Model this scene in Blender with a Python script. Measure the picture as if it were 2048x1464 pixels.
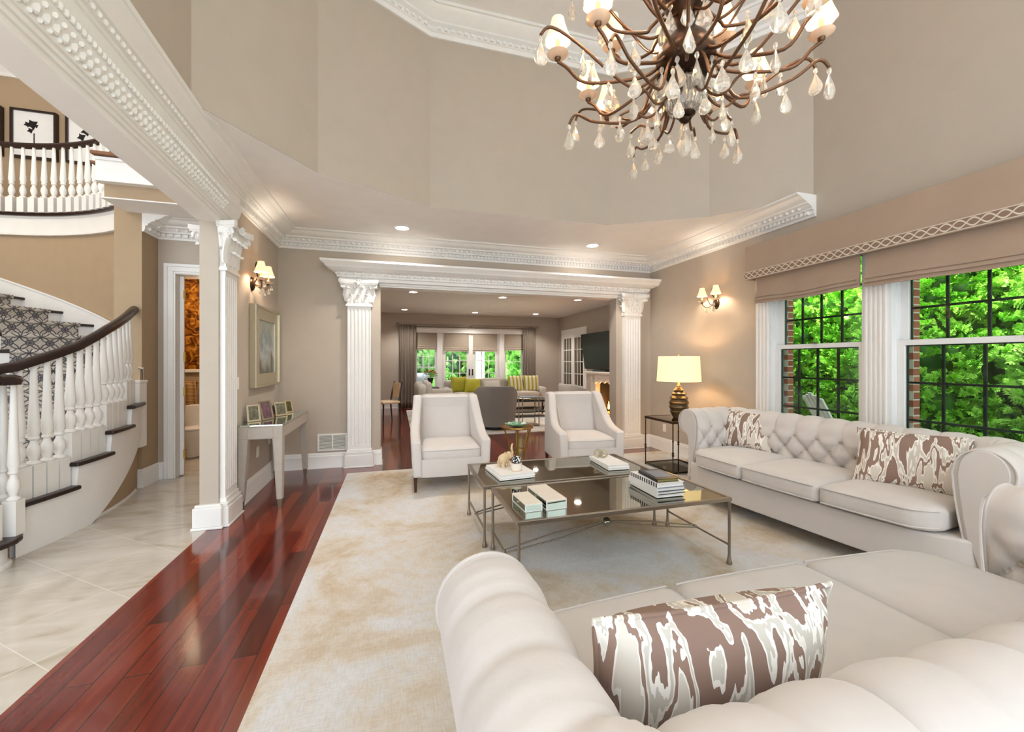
import bpy, bmesh, math, random
from math import sin, cos, pi, radians, sqrt, atan2, hypot, exp
from mathutils import Vector, Matrix
random.seed(11)
D = bpy.data
for o in list(D.objects): D.objects.remove(o)
SC = bpy.context.scene
COL = SC.collection
# ---------------------------------------------------------------- camera (eye 1.40 m above the floor, level)
cd = D.cameras.new('camera'); cam = D.objects.new('camera', cd); COL.objects.link(cam)
cd.sensor_width = 36; cd.lens = 36*813/2048; cd.shift_y = -10/2048; cd.clip_start = .02; cd.clip_end = 200
cam.location = (0, 0, 1.4); cam.rotation_euler = (pi/2, 0, -radians(16.05))
SC.camera = cam
# ---------------------------------------------------------------- sky and exposure
SC.view_settings.view_transform = 'Standard'; SC.view_settings.look = 'None'
SC.view_settings.gamma = 1; SC.view_settings.use_curve_mapping = False
SC.view_settings.exposure = 1.35
W = D.worlds.new('sky'); SC.world = W; W.use_nodes = True
bg = W.node_tree.nodes['Background']
bg.inputs[0].default_value = (.84, .925, 1, 1); bg.inputs[1].default_value = 1.05
def lamp(name, kind, loc, energy, col=(1, .86, .7), size=.05, parent=None, rot=None, **k):
    l = D.lights.new(name, kind); l.energy = energy; l.color = col
    if kind in ('POINT', 'SPOT'): l.shadow_soft_size = size
    if kind == 'AREA': l.size = size
    for a, b in k.items(): setattr(l, a, b)
    o = D.objects.new(name, l); COL.objects.link(o); o.location = loc
    if rot: o.rotation_euler = rot
    if parent: o.parent = parent
    return o
sun = lamp('sun', 'SUN', (8, -4, 12), 9.0, (1, .96, .88), rot=(radians(38), 0, radians(-80)), angle=.3)

# ---------------------------------------------------------------- materials
def lin(h):
    h = h.lstrip('#'); r = []
    for i in (0, 2, 4):
        c = int(h[i:i+2], 16)/255; r.append(c/12.92 if c <= .04045 else ((c+.055)/1.055)**2.4)
    return (*r, 1)
def nt(name):
    m = D.materials.new(name); m.use_nodes = True; t = m.node_tree
    return m, t, t.nodes['Principled BSDF']
def N(t, ty, **k):
    n = t.nodes.new(ty)
    for a, b in k.items():
        if a.startswith('i_'):
            a = a[2:]; n.inputs[int(a) if a.isdigit() else a.replace('_', ' ')].default_value = b
        else: setattr(n, a, b)
    return n
def L(t, a, b): t.links.new(a, b)
def ramp(t, fac, stops, interp='LINEAR'):
    r = t.nodes.new('ShaderNodeValToRGB'); cr = r.color_ramp; cr.interpolation = interp
    while len(cr.elements) < len(stops): cr.elements.new(.5)
    for e, (p, c) in zip(cr.elements, stops): e.position = p; e.color = lin(c) if isinstance(c, str) else c
    L(t, fac, r.inputs[0]); return r.outputs[0]
def mathn(t, op, a, b=None, c=None):
    n = t.nodes.new('ShaderNodeMath'); n.operation = op
    for i, v in enumerate((a, b, c)):
        if v is None: continue
        if isinstance(v, (int, float)): n.inputs[i].default_value = v
        else: L(t, v, n.inputs[i])
    return n.outputs[0]
def bump(t, p, h, s=.2, d=.01):
    b = t.nodes.new('ShaderNodeBump'); b.inputs['Strength'].default_value = s; b.inputs['Distance'].default_value = d
    L(t, h, b.inputs['Height']); L(t, b.outputs[0], p.inputs['Normal'])
def mat(name, col, rough=.5, metal=0, vary=None, bmp=None, emit=None, coat=0, sheen=0, trans=0, ior=1.45, alpha=None):
    m, t, p = nt(name)
    p.inputs['Base Color'].default_value = lin(col); p.inputs['Roughness'].default_value = rough
    p.inputs['Metallic'].default_value = metal; p.inputs['IOR'].default_value = ior
    p.inputs['Coat Weight'].default_value = coat; p.inputs['Transmission Weight'].default_value = trans
    if sheen: p.inputs['Sheen Weight'].default_value = sheen
    tc = N(t, 'ShaderNodeTexCoord')
    nz = N(t, 'ShaderNodeTexNoise', i_Scale=(vary[0] if vary else 6.0), i_Detail=4.0)
    L(t, tc.outputs['Object'], nz.inputs['Vector'])
    a = vary[1] if vary else .04
    mx = N(t, 'ShaderNodeMix', data_type='RGBA', blend_type='MULTIPLY'); mx.inputs[0].default_value = 1
    mx.inputs[6].default_value = lin(col)
    g = ramp(t, nz.outputs[0], [(.3, (1-a, 1-a, 1-a, 1)), (.7, (1, 1, 1, 1))])
    L(t, g, mx.inputs[7]); L(t, mx.outputs[2], p.inputs['Base Color'])
    if bmp:
        n2 = N(t, 'ShaderNodeTexNoise', i_Scale=bmp[0], i_Detail=3.0); L(t, tc.outputs['Object'], n2.inputs['Vector'])
        bump(t, p, n2.outputs[0], bmp[1], .01)
    if emit:
        p.inputs['Emission Color'].default_value = lin(emit[0]); p.inputs['Emission Strength'].default_value = emit[1]
    return m
M = {}
M['wall'] = mat('greige_wall_paint', '#BFB2A3', .75, bmp=(180, .04))
M['wallf'] = mat('foyer_wall_paint', '#AF977A', .75, bmp=(180, .04))
M['white'] = mat('white_trim_paint', '#F1EEEA', .38)
M['ceil'] = mat('ceiling_paint', '#F3EFEC', .8)
M['ceil2'] = mat('family_room_ceiling', '#E6E0DA', .8)
M['plaster'] = mat('white_plaster', '#EFECE8', .5)
M['fabric'] = mat('ivory_velvet', '#D3CCC7', .85, vary=(9, .05), bmp=(35, .12), sheen=.25)
M['fabric2'] = mat('ivory_cotton', '#D3CCC7', .9, bmp=(300, .12), sheen=.1)
M['button'] = mat('shaded_ivory_button', '#BFAF9F', .8)  # ivory darkened so the colour carries the shadow around each tuft
M['greyfab'] = mat('grey_upholstery', '#8F8880', .9, bmp=(300, .15))
M['sectfab'] = mat('light_grey_linen', '#B5ADA2', .9, bmp=(300, .15))
M['darkwood'] = mat('espresso_wood', '#2A1611', .3, vary=(12, .3))
M['legwood'] = mat('walnut_leg', '#4A2A1E', .35, vary=(14, .3))
M['tan'] = mat('oak_cap', '#8A5A35', .4, vary=(14, .3))
M['iron'] = mat('aged_iron', '#4B3A2C', .4, .8)
M['bronze'] = mat('dark_bronze', '#3A2A20', .35, .8)
M['bronze2'] = mat('rubbed_bronze', '#6B4E3A', .35, .7)
M['pewter'] = mat('antique_pewter', '#9A8E80', .32, .9)
M['gold'] = mat('antique_gold', '#A27A45', .3, .95)
M['brass'] = mat('brass', '#C9A55A', .28, 1)
M['silver'] = mat('champagne_leaf', '#C9BFA6', .3, .85)
M['mirror'] = mat('antique_mirror', '#9C998B', .035, 1, vary=(5, .12))
M['mirror2'] = mat('clear_mirror', '#CFDAD2', .04, 1)
M['lacquer'] = mat('cream_shagreen', '#F2E7D8', .3, bmp=(120, .1))
M['black'] = mat('black_satin', '#0B0A0A', .3)
M['tv'] = mat('television_glass', '#050505', .4)
M['charcoal'] = mat('charcoal_hearth', '#1A1817', .6)
M['paper'] = mat('book_paper', '#E9E6DF', .7)
M['bookwhite'] = mat('white_book_cloth', '#F2F0EE', .35)
M['bluegrey'] = mat('bluegrey_cover', '#7C8494', .5)
M['olive'] = mat('olive_cover', '#8C8246', .5)
M['amber'] = mat('amber_glazed_ceramic', '#5C4522', .1, vary=(3, .5), coat=.7)
M['cream'] = mat('cream_glaze', '#EFE4D6', .2, coat=.5)
M['tusk'] = mat('bone_carving', '#D9BE98', .45)
M['green'] = mat('green_glass_dish', '#A4DDB8', .1, vary=(25, .6), coat=.6)
M['tweed'] = mat('mushroom_linen', '#B09A87', .9, vary=(3, .08), bmp=(90, .1))
M['curt'] = mat('taupe_silk', '#8D8073', .5, vary=(3, .1))
M['shadef'] = mat('roman_shade_linen', '#A89B8B', .85)
M['muntin'] = mat('dark_green_muntin', '#1C2A2A', .4)
M['vinyl'] = mat('white_window_frame', '#F0F0EF', .35)
M['stone'] = mat('fireplace_marble', '#D7D0C2', .35, vary=(8, .1))
M['grass'] = mat('lawn', '#6E8F4A', .9, vary=(9, .4), bmp=(60, .8))
M['patio'] = mat('patio_stone', '#C9C6BF', .8, vary=(4, .2))
M['plast'] = mat('switch_plastic', '#F1EDE6', .4)
M['bark'] = mat('bark', '#4A3B2C', .9)
M['petal'] = mat('orange_petal', '#D9822B', .6, vary=(30, .5))
M['yellowp'] = mat('chartreuse_cloth', '#A7A12B', .85, vary=(6, .2))
M['towel'] = None
M['hook'] = mat('antique_steel', '#8B7B63', .35, .8)
M['porcelain'] = mat('porcelain', '#F3F0EA', .12, coat=.5)
M['ember'] = mat('ember', '#301008', .8, emit=('#FF5A14', 5))
M['flame'] = mat('flame', '#FF9A30', .8, emit=('#FFA23A', 9))
M['log'] = mat('charred_log', '#1D1512', .9, vary=(20, .4))
M['lens'] = mat('downlight_lens', '#FFFFFF', .5, emit=('#FFF4E4', 14))
M['bulb'] = mat('bulb_glow', '#FFFFFF', .5, emit=('#FFF0D2', 7))
M['candle'] = mat('candle_sleeve', '#E6B07A', .5)
M['dishc'] = mat('bobeche_glass', '#F4DDC2', .15, trans=.3)
def shade_mat(name, col, e):
    m, t, p = nt(name)
    p.inputs['Base Color'].default_value = lin(col); p.inputs['Roughness'].default_value = .9
    p.inputs['Emission Color'].default_value = lin(col); p.inputs['Emission Strength'].default_value = e
    tc = N(t, 'ShaderNodeTexCoord'); nz = N(t, 'ShaderNodeTexNoise', i_Scale=200.0); L(t, tc.outputs['Object'], nz.inputs[0])
    bump(t, p, nz.outputs[0], .05)
    return m
M['lshade'] = shade_mat('lit_drum_shade', '#FFE3A8', .36)
M['cshade'] = shade_mat('lit_silk_shade', '#FFDDA6', .38)
def glass_mat(name, tint='#FFFFFF', reflect=.06):
    m = D.materials.new(name); m.use_nodes = True; t = m.node_tree; t.nodes.clear()
    o = N(t, 'ShaderNodeOutputMaterial'); a = N(t, 'ShaderNodeBsdfTransparent'); a.inputs[0].default_value = lin(tint)
    g = N(t, 'ShaderNodeBsdfGlossy'); g.inputs['Roughness'].default_value = .02
    f = N(t, 'ShaderNodeFresnel'); f.inputs[0].default_value = 1.35
    x = N(t, 'ShaderNodeMixShader'); L(t, f.outputs[0], x.inputs[0]); L(t, a.outputs[0], x.inputs[1]); L(t, g.outputs[0], x.inputs[2])
    L(t, x.outputs[0], o.inputs[0]); return m
M['glass'] = glass_mat('window_glass', '#F6FBF8')
M['crystal'] = mat('cut_crystal', '#FFF8EC', .05, trans=.75, ior=1.5, coat=.3)
M['tglass'] = glass_mat('table_glass', '#C9CBBF')

def wood_floor():
    m, t, p = nt('cherry_plank_floor')
    tc = N(t, 'ShaderNodeTexCoord'); mp = N(t, 'ShaderNodeMapping'); mp.inputs['Rotation'].default_value = (0, 0, pi/2)
    L(t, tc.outputs['Object'], mp.inputs[0])
    b = N(t, 'ShaderNodeTexBrick', offset=.37, offset_frequency=2, i_Scale=1.0)
    b.inputs['Brick Width'].default_value = 1.1; b.inputs['Row Height'].default_value = .105
    b.inputs['Mortar Size'].default_value = .0022; b.inputs['Mortar Smooth'].default_value = .1
    b.inputs['Color1'].default_value = (0, 0, 0, 1); b.inputs['Color2'].default_value = (1, 1, 1, 1); b.inputs['Mortar'].default_value = (.5, .5, .5, 1)
    L(t, mp.outputs[0], b.inputs[0])
    mp2 = N(t, 'ShaderNodeMapping'); mp2.inputs['Scale'].default_value = (14, .9, 1); L(t, tc.outputs['Object'], mp2.inputs[0])
    nz = N(t, 'ShaderNodeTexNoise', i_Scale=2.2, i_Detail=6.0); L(t, mp2.outputs[0], nz.inputs[0])
    mix = mathn(t, 'ADD', mathn(t, 'MULTIPLY', b.outputs[0], .5), mathn(t, 'MULTIPLY', nz.outputs[0], .6))
    c = ramp(t, mix, [(.1, '#2A0906'), (.38, '#4E120B'), (.62, '#6E2013'), (.95, '#8E3A20')])
    mx = N(t, 'ShaderNodeMix', data_type='RGBA'); L(t, b.outputs[1], mx.inputs[0]); L(t, c, mx.inputs[6]); mx.inputs[7].default_value = lin('#1A0503')
    L(t, mx.outputs[2], p.inputs['Base Color']); p.inputs['Roughness'].default_value = .16
    p.inputs['Coat Weight'].default_value = .4; p.inputs['Coat Roughness'].default_value = .08
    bump(t, p, mathn(t, 'SUBTRACT', 1.0, b.outputs[1]), .25, .002); return m
M['wood'] = wood_floor()
def tile_floor():
    m, t, p = nt('cream_marble_tile')
    tc = N(t, 'ShaderNodeTexCoord'); mp = N(t, 'ShaderNodeMapping'); mp.inputs['Rotation'].default_value = (0, 0, radians(38))
    L(t, tc.outputs['Object'], mp.inputs[0])
    b = N(t, 'ShaderNodeTexBrick', offset=0.0, i_Scale=1.0); b.inputs['Brick Width'].default_value = .46; b.inputs['Row Height'].default_value = .46
    b.inputs['Mortar Size'].default_value = .0025; b.inputs['Color1'].default_value = (0, 0, 0, 1); b.inputs['Color2'].default_value = (1, 1, 1, 1)
    L(t, mp.outputs[0], b.inputs[0])
    nz = N(t, 'ShaderNodeTexNoise', i_Scale=1.6, i_Detail=8.0, i_Distortion=1.4); mp3 = N(t, 'ShaderNodeMapping'); mp3.inputs['Scale'].default_value = (1, 3.2, 1)
    mp3.inputs['Rotation'].default_value = (0, 0, radians(-35))
    L(t, tc.outputs['Object'], mp3.inputs[0]); L(t, mp3.outputs[0], nz.inputs[0])
    c = ramp(t, mathn(t, 'ADD', nz.outputs[0], mathn(t, 'MULTIPLY', b.outputs[0], .06)), [(.3, '#B3A794'), (.45, '#C3BAAD'), (.6, '#CAC3B9'), (.8, '#D2CCC4')])
    mx = N(t, 'ShaderNodeMix', data_type='RGBA'); L(t, b.outputs[1], mx.inputs[0]); L(t, c, mx.inputs[6]); mx.inputs[7].default_value = lin('#DAD5CB')
    L(t, mx.outputs[2], p.inputs['Base Color']); p.inputs['Roughness'].default_value = .1; return m
M['tile'] = tile_floor()
def rug_mat(name='distressed_rug'):
    m, t, p = nt(name)
    tc = N(t, 'ShaderNodeTexCoord')
    a = N(t, 'ShaderNodeTexNoise', i_Scale=1.15, i_Detail=7.0, i_Distortion=.8, i_Roughness=.62); L(t, tc.outputs['Object'], a.inputs[0])
    b = N(t, 'ShaderNodeTexNoise', i_Scale=7.0, i_Detail=8.0, i_Roughness=.75); L(t, tc.outputs['Object'], b.inputs[0])
    base = ramp(t, mathn(t, 'ADD', mathn(t, 'MULTIPLY', a.outputs[0], .7), mathn(t, 'MULTIPLY', b.outputs[0], .3)),
                [(.34, '#B39B7B'), (.42, '#C6B7A2'), (.49, '#D2CABF'), (.56, '#D3D3D4'), (.68, '#DEDEDD')])
    mp = N(t, 'ShaderNodeMapping'); mp.inputs['Scale'].default_value = (20, 110, 1); L(t, tc.outputs['Object'], mp.inputs[0])
    d = N(t, 'ShaderNodeTexNoise', i_Scale=1.0, i_Detail=3.0); L(t, mp.outputs[0], d.inputs[0])
    mp2 = N(t, 'ShaderNodeMapping'); mp2.inputs['Scale'].default_value = (110, 20, 1); L(t, tc.outputs['Object'], mp2.inputs[0])
    e = N(t, 'ShaderNodeTexNoise', i_Scale=1.0, i_Detail=3.0); L(t, mp2.outputs[0], e.inputs[0])
    w = mathn(t, 'ADD', mathn(t, 'MULTIPLY', d.outputs[0], .5), mathn(t, 'MULTIPLY', e.outputs[0], .5))
    g = ramp(t, w, [(.38, (.86, .83, .79, 1)), (.58, (1, 1, 1, 1))])
    mx = N(t, 'ShaderNodeMix', data_type='RGBA', blend_type='MULTIPLY'); mx.inputs[0].default_value = .75; L(t, base, mx.inputs[6]); L(t, g, mx.inputs[7])
    L(t, mx.outputs[2], p.inputs['Base Color']); p.inputs['Roughness'].default_value = .9; bump(t, p, w, .5, .004)
    return m
M['rug'] = rug_mat()
def ikat_mat():
    m, t, p = nt('ikat_pillow_cloth')
    tc = N(t, 'ShaderNodeTexCoord'); mp = N(t, 'ShaderNodeMapping'); mp.inputs['Scale'].default_value = (2.1, 1, .55); L(t, tc.outputs['Object'], mp.inputs[0])
    nz = N(t, 'ShaderNodeTexNoise', i_Scale=7.0, i_Detail=1.5, i_Distortion=.35, i_Roughness=.55); L(t, mp.outputs[0], nz.inputs[0])
    mp2 = N(t, 'ShaderNodeMapping'); mp2.inputs['Scale'].default_value = (95, 60, 5); L(t, tc.outputs['Object'], mp2.inputs[0])
    n2 = N(t, 'ShaderNodeTexNoise', i_Scale=1.0, i_Detail=1.0); L(t, mp2.outputs[0], n2.inputs[0])
    v = mathn(t, 'ADD', nz.outputs[0], mathn(t, 'MULTIPLY', mathn(t, 'SUBTRACT', n2.outputs[0], .5), .11))
    c = ramp(t, v, [(0, '#8C7265'), (.42, '#8C7265'), (.425, '#F3EEE6'), (.45, '#F3EEE6'), (.455, '#C9C3B8'), (.50, '#E9E4DA'), (.52, '#F3EEE6'), (.53, '#94796B'), (.585, '#8C7265'), (.59, '#F3EEE6'), (.62, '#D8D0C4')], 'CONSTANT')
    L(t, c, p.inputs['Base Color']); p.inputs['Roughness'].default_value = .75; bump(t, p, v, .5, .01); return m
M['ikat'] = ikat_mat()
def runner_mat():
    m, t, p = nt('trellis_stair_carpet')
    uv = N(t, 'ShaderNodeUVMap'); sp = N(t, 'ShaderNodeSeparateXYZ'); L(t, uv.outputs[0], sp.inputs[0])
    def rings(ou, ov, r, w):
        u = mathn(t, 'SUBTRACT', mathn(t, 'FRACT', mathn(t, 'ADD', mathn(t, 'MULTIPLY', sp.outputs[0], 6.2), ou)), .5)
        v = mathn(t, 'SUBTRACT', mathn(t, 'FRACT', mathn(t, 'ADD', mathn(t, 'MULTIPLY', sp.outputs[1], 6.2), ov)), .5)
        d = mathn(t, 'SQRT', mathn(t, 'ADD', mathn(t, 'MULTIPLY', u, u), mathn(t, 'MULTIPLY', v, v)))
        return mathn(t, 'LESS_THAN', mathn(t, 'ABSOLUTE', mathn(t, 'SUBTRACT', d, r)), w)
    a = mathn(t, 'MAXIMUM', rings(0.0, 0.0, .47, .035), mathn(t, 'MAXIMUM', rings(.5, .5, .47, .035), rings(.5, 0.0, .2, .04)))
    nz = N(t, 'ShaderNodeTexNoise', i_Scale=90.0); tc = N(t, 'ShaderNodeTexCoord'); L(t, tc.outputs['Object'], nz.inputs[0])
    base = ramp(t, nz.outputs[0], [(.35, '#AFA69C'), (.65, '#CFC6BB')])
    mx = N(t, 'ShaderNodeMix', data_type='RGBA'); L(t, a, mx.inputs[0]); L(t, base, mx.inputs[6]); mx.inputs[7].default_value = lin('#565457')
    L(t, mx.outputs[2], p.inputs['Base Color']); p.inputs['Roughness'].default_value = .95; bump(t, p, nz.outputs[0], .4, .004); return m
M['runner'] = runner_mat()
def braid_mat():
    m, t, p = nt('braided_trim_tape')
    tc = N(t, 'ShaderNodeTexCoord'); sp = N(t, 'ShaderNodeSeparateXYZ'); L(t, tc.outputs['Object'], sp.inputs[0])
    zz = mathn(t, 'MULTIPLY', mathn(t, 'SUBTRACT', sp.outputs[2], 2.375), 1.0)
    s1 = mathn(t, 'MULTIPLY', mathn(t, 'SINE', mathn(t, 'MULTIPLY', sp.outputs[1], 42.0)), .026)
    a = mathn(t, 'LESS_THAN', mathn(t, 'ABSOLUTE', mathn(t, 'SUBTRACT', zz, s1)), .006)
    b = mathn(t, 'LESS_THAN', mathn(t, 'ABSOLUTE', mathn(t, 'ADD', zz, s1)), .006)
    e = mathn(t, 'GREATER_THAN', mathn(t, 'ABSOLUTE', zz), .034)
    f = mathn(t, 'MAXIMUM', mathn(t, 'MAXIMUM', a, b), e)
    mx = N(t, 'ShaderNodeMix', data_type='RGBA'); L(t, f, mx.inputs[0]); mx.inputs[6].default_value = lin('#8C7362'); mx.inputs[7].default_value = lin('#D9CDBB')
    L(t, mx.outputs[2], p.inputs['Base Color']); p.inputs['Roughness'].default_value = .8; bump(t, p, f, .6, .006); return m
M['braid'] = braid_mat()
def gold_paper():
    m, t, p = nt('gold_botanical_wallpaper')
    tc = N(t, 'ShaderNodeTexCoord'); v = N(t, 'ShaderNodeTexVoronoi', i_Scale=9.0); L(t, tc.outputs['Object'], v.inputs['Vector'])
    nz = N(t, 'ShaderNodeTexNoise', i_Scale=7.0, i_Detail=6.0, i_Distortion=2.5); L(t, tc.outputs['Object'], nz.inputs[0])
    c = ramp(t, nz.outputs[0], [(.35, '#3E2206'), (.5, '#8A4E12'), (.62, '#C98A2C'), (.75, '#F0C060')])
    L(t, c, p.inputs['Base Color']); p.inputs['Metallic'].default_value = .6; p.inputs['Roughness'].default_value = .35; return m
M['goldpaper'] = gold_paper()
def stripe_mat(name, a, b, scale, axis=2, duty=.5, rough=.7):
    m, t, p = nt(name); tc = N(t, 'ShaderNodeTexCoord'); sp = N(t, 'ShaderNodeSeparateXYZ'); L(t, tc.outputs['Object'], sp.inputs[0])
    f = mathn(t, 'LESS_THAN', mathn(t, 'FRACT', mathn(t, 'MULTIPLY', sp.outputs[axis], scale)), duty)
    mx = N(t, 'ShaderNodeMix', data_type='RGBA'); L(t, f, mx.inputs[0]); mx.inputs[6].default_value = lin(a); mx.inputs[7].default_value = lin(b)
    L(t, mx.outputs[2], p.inputs['Base Color']); p.inputs['Roughness'].default_value = rough; return m
M['towel'] = stripe_mat('striped_towel', '#C9A06A', '#7A5230', 45, 2, .4, .9)
M['stripebook'] = stripe_mat('black_white_stripe_spine', '#F2F0EC', '#0A0A0A', 38, 1, .5, .35)
M['pillowstripe'] = stripe_mat('yellow_white_patterned_cloth', '#D8D2BF', '#A7A12B', 9, 0, .45, .9)
def brick_mat():
    m, t, p = nt('red_brick'); tc = N(t, 'ShaderNodeTexCoord'); mp = N(t, 'ShaderNodeMapping'); mp.inputs['Rotation'].default_value = (pi/2, 0, 0)
    L(t, tc.outputs['Object'], mp.inputs[0]); b = N(t, 'ShaderNodeTexBrick', i_Scale=1.0)
    b.inputs['Brick Width'].default_value = .2; b.inputs['Row Height'].default_value = .067; b.inputs['Mortar Size'].default_value = .006
    b.inputs['Color1'].default_value = lin('#8E4A38'); b.inputs['Color2'].default_value = lin('#B26A52'); b.inputs['Mortar'].default_value = lin('#CFC4B6')
    L(t, mp.outputs[0], b.inputs[0]); L(t, b.outputs[0], p.inputs['Base Color']); p.inputs['Roughness'].default_value = .9; return m
M['brick'] = brick_mat()
def leaf_mat(name, stops, scale=2.5):
    m, t, p = nt(name); tc = N(t, 'ShaderNodeTexCoord'); nz = N(t, 'ShaderNodeTexNoise', i_Scale=scale, i_Detail=5.0, i_Roughness=.7)
    L(t, tc.outputs['Object'], nz.inputs[0]); c = ramp(t, nz.outputs[0], stops); L(t, c, p.inputs['Base Color']); p.inputs['Roughness'].default_value = .5
    p.inputs['Subsurface Weight'].default_value = 0
    return m
M['leaf'] = leaf_mat('arborvitae_leaf', [(.3, '#5DA832'), (.45, '#8AD040'), (.58, '#ACE860'), (.7, '#D2F890')])
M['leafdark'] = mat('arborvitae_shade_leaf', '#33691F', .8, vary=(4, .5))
M['leaf2'] = leaf_mat('garden_leaf', [(.3, '#5B9A4A'), (.5, '#93CC6C'), (.7, '#D2EFA6')], 2)
M['paint'] = None
def painting_mat():
    m, t, p = nt('abstract_seascape'); tc = N(t, 'ShaderNodeTexCoord'); sp = N(t, 'ShaderNodeSeparateXYZ'); L(t, tc.outputs['Object'], sp.inputs[0])
    mp = N(t, 'ShaderNodeMapping'); mp.inputs['Scale'].default_value = (1, 3, 2.2); L(t, tc.outputs['Object'], mp.inputs[0])
    nz = N(t, 'ShaderNodeTexNoise', i_Scale=1.6, i_Detail=6.0, i_Distortion=.8); L(t, mp.outputs[0], nz.inputs[0])
    hgt = mathn(t, 'ADD', mathn(t, 'MULTIPLY', sp.outputs[2], 1.1), mathn(t, 'MULTIPLY', mathn(t, 'SUBTRACT', nz.outputs[0], .5), .9))
    c = ramp(t, mathn(t, 'ADD', hgt, .5), [(.05, '#4A4838'), (.25, '#5E5C4C'), (.33, '#8C8C82'), (.45, '#A9AEB0'), (.6, '#77837F'), (.8, '#9A9C8E'), (1, '#6E7066')])
    L(t, c, p.inputs['Base Color']); p.inputs['Roughness'].default_value = .3; return m
M['paint'] = painting_mat()

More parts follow.
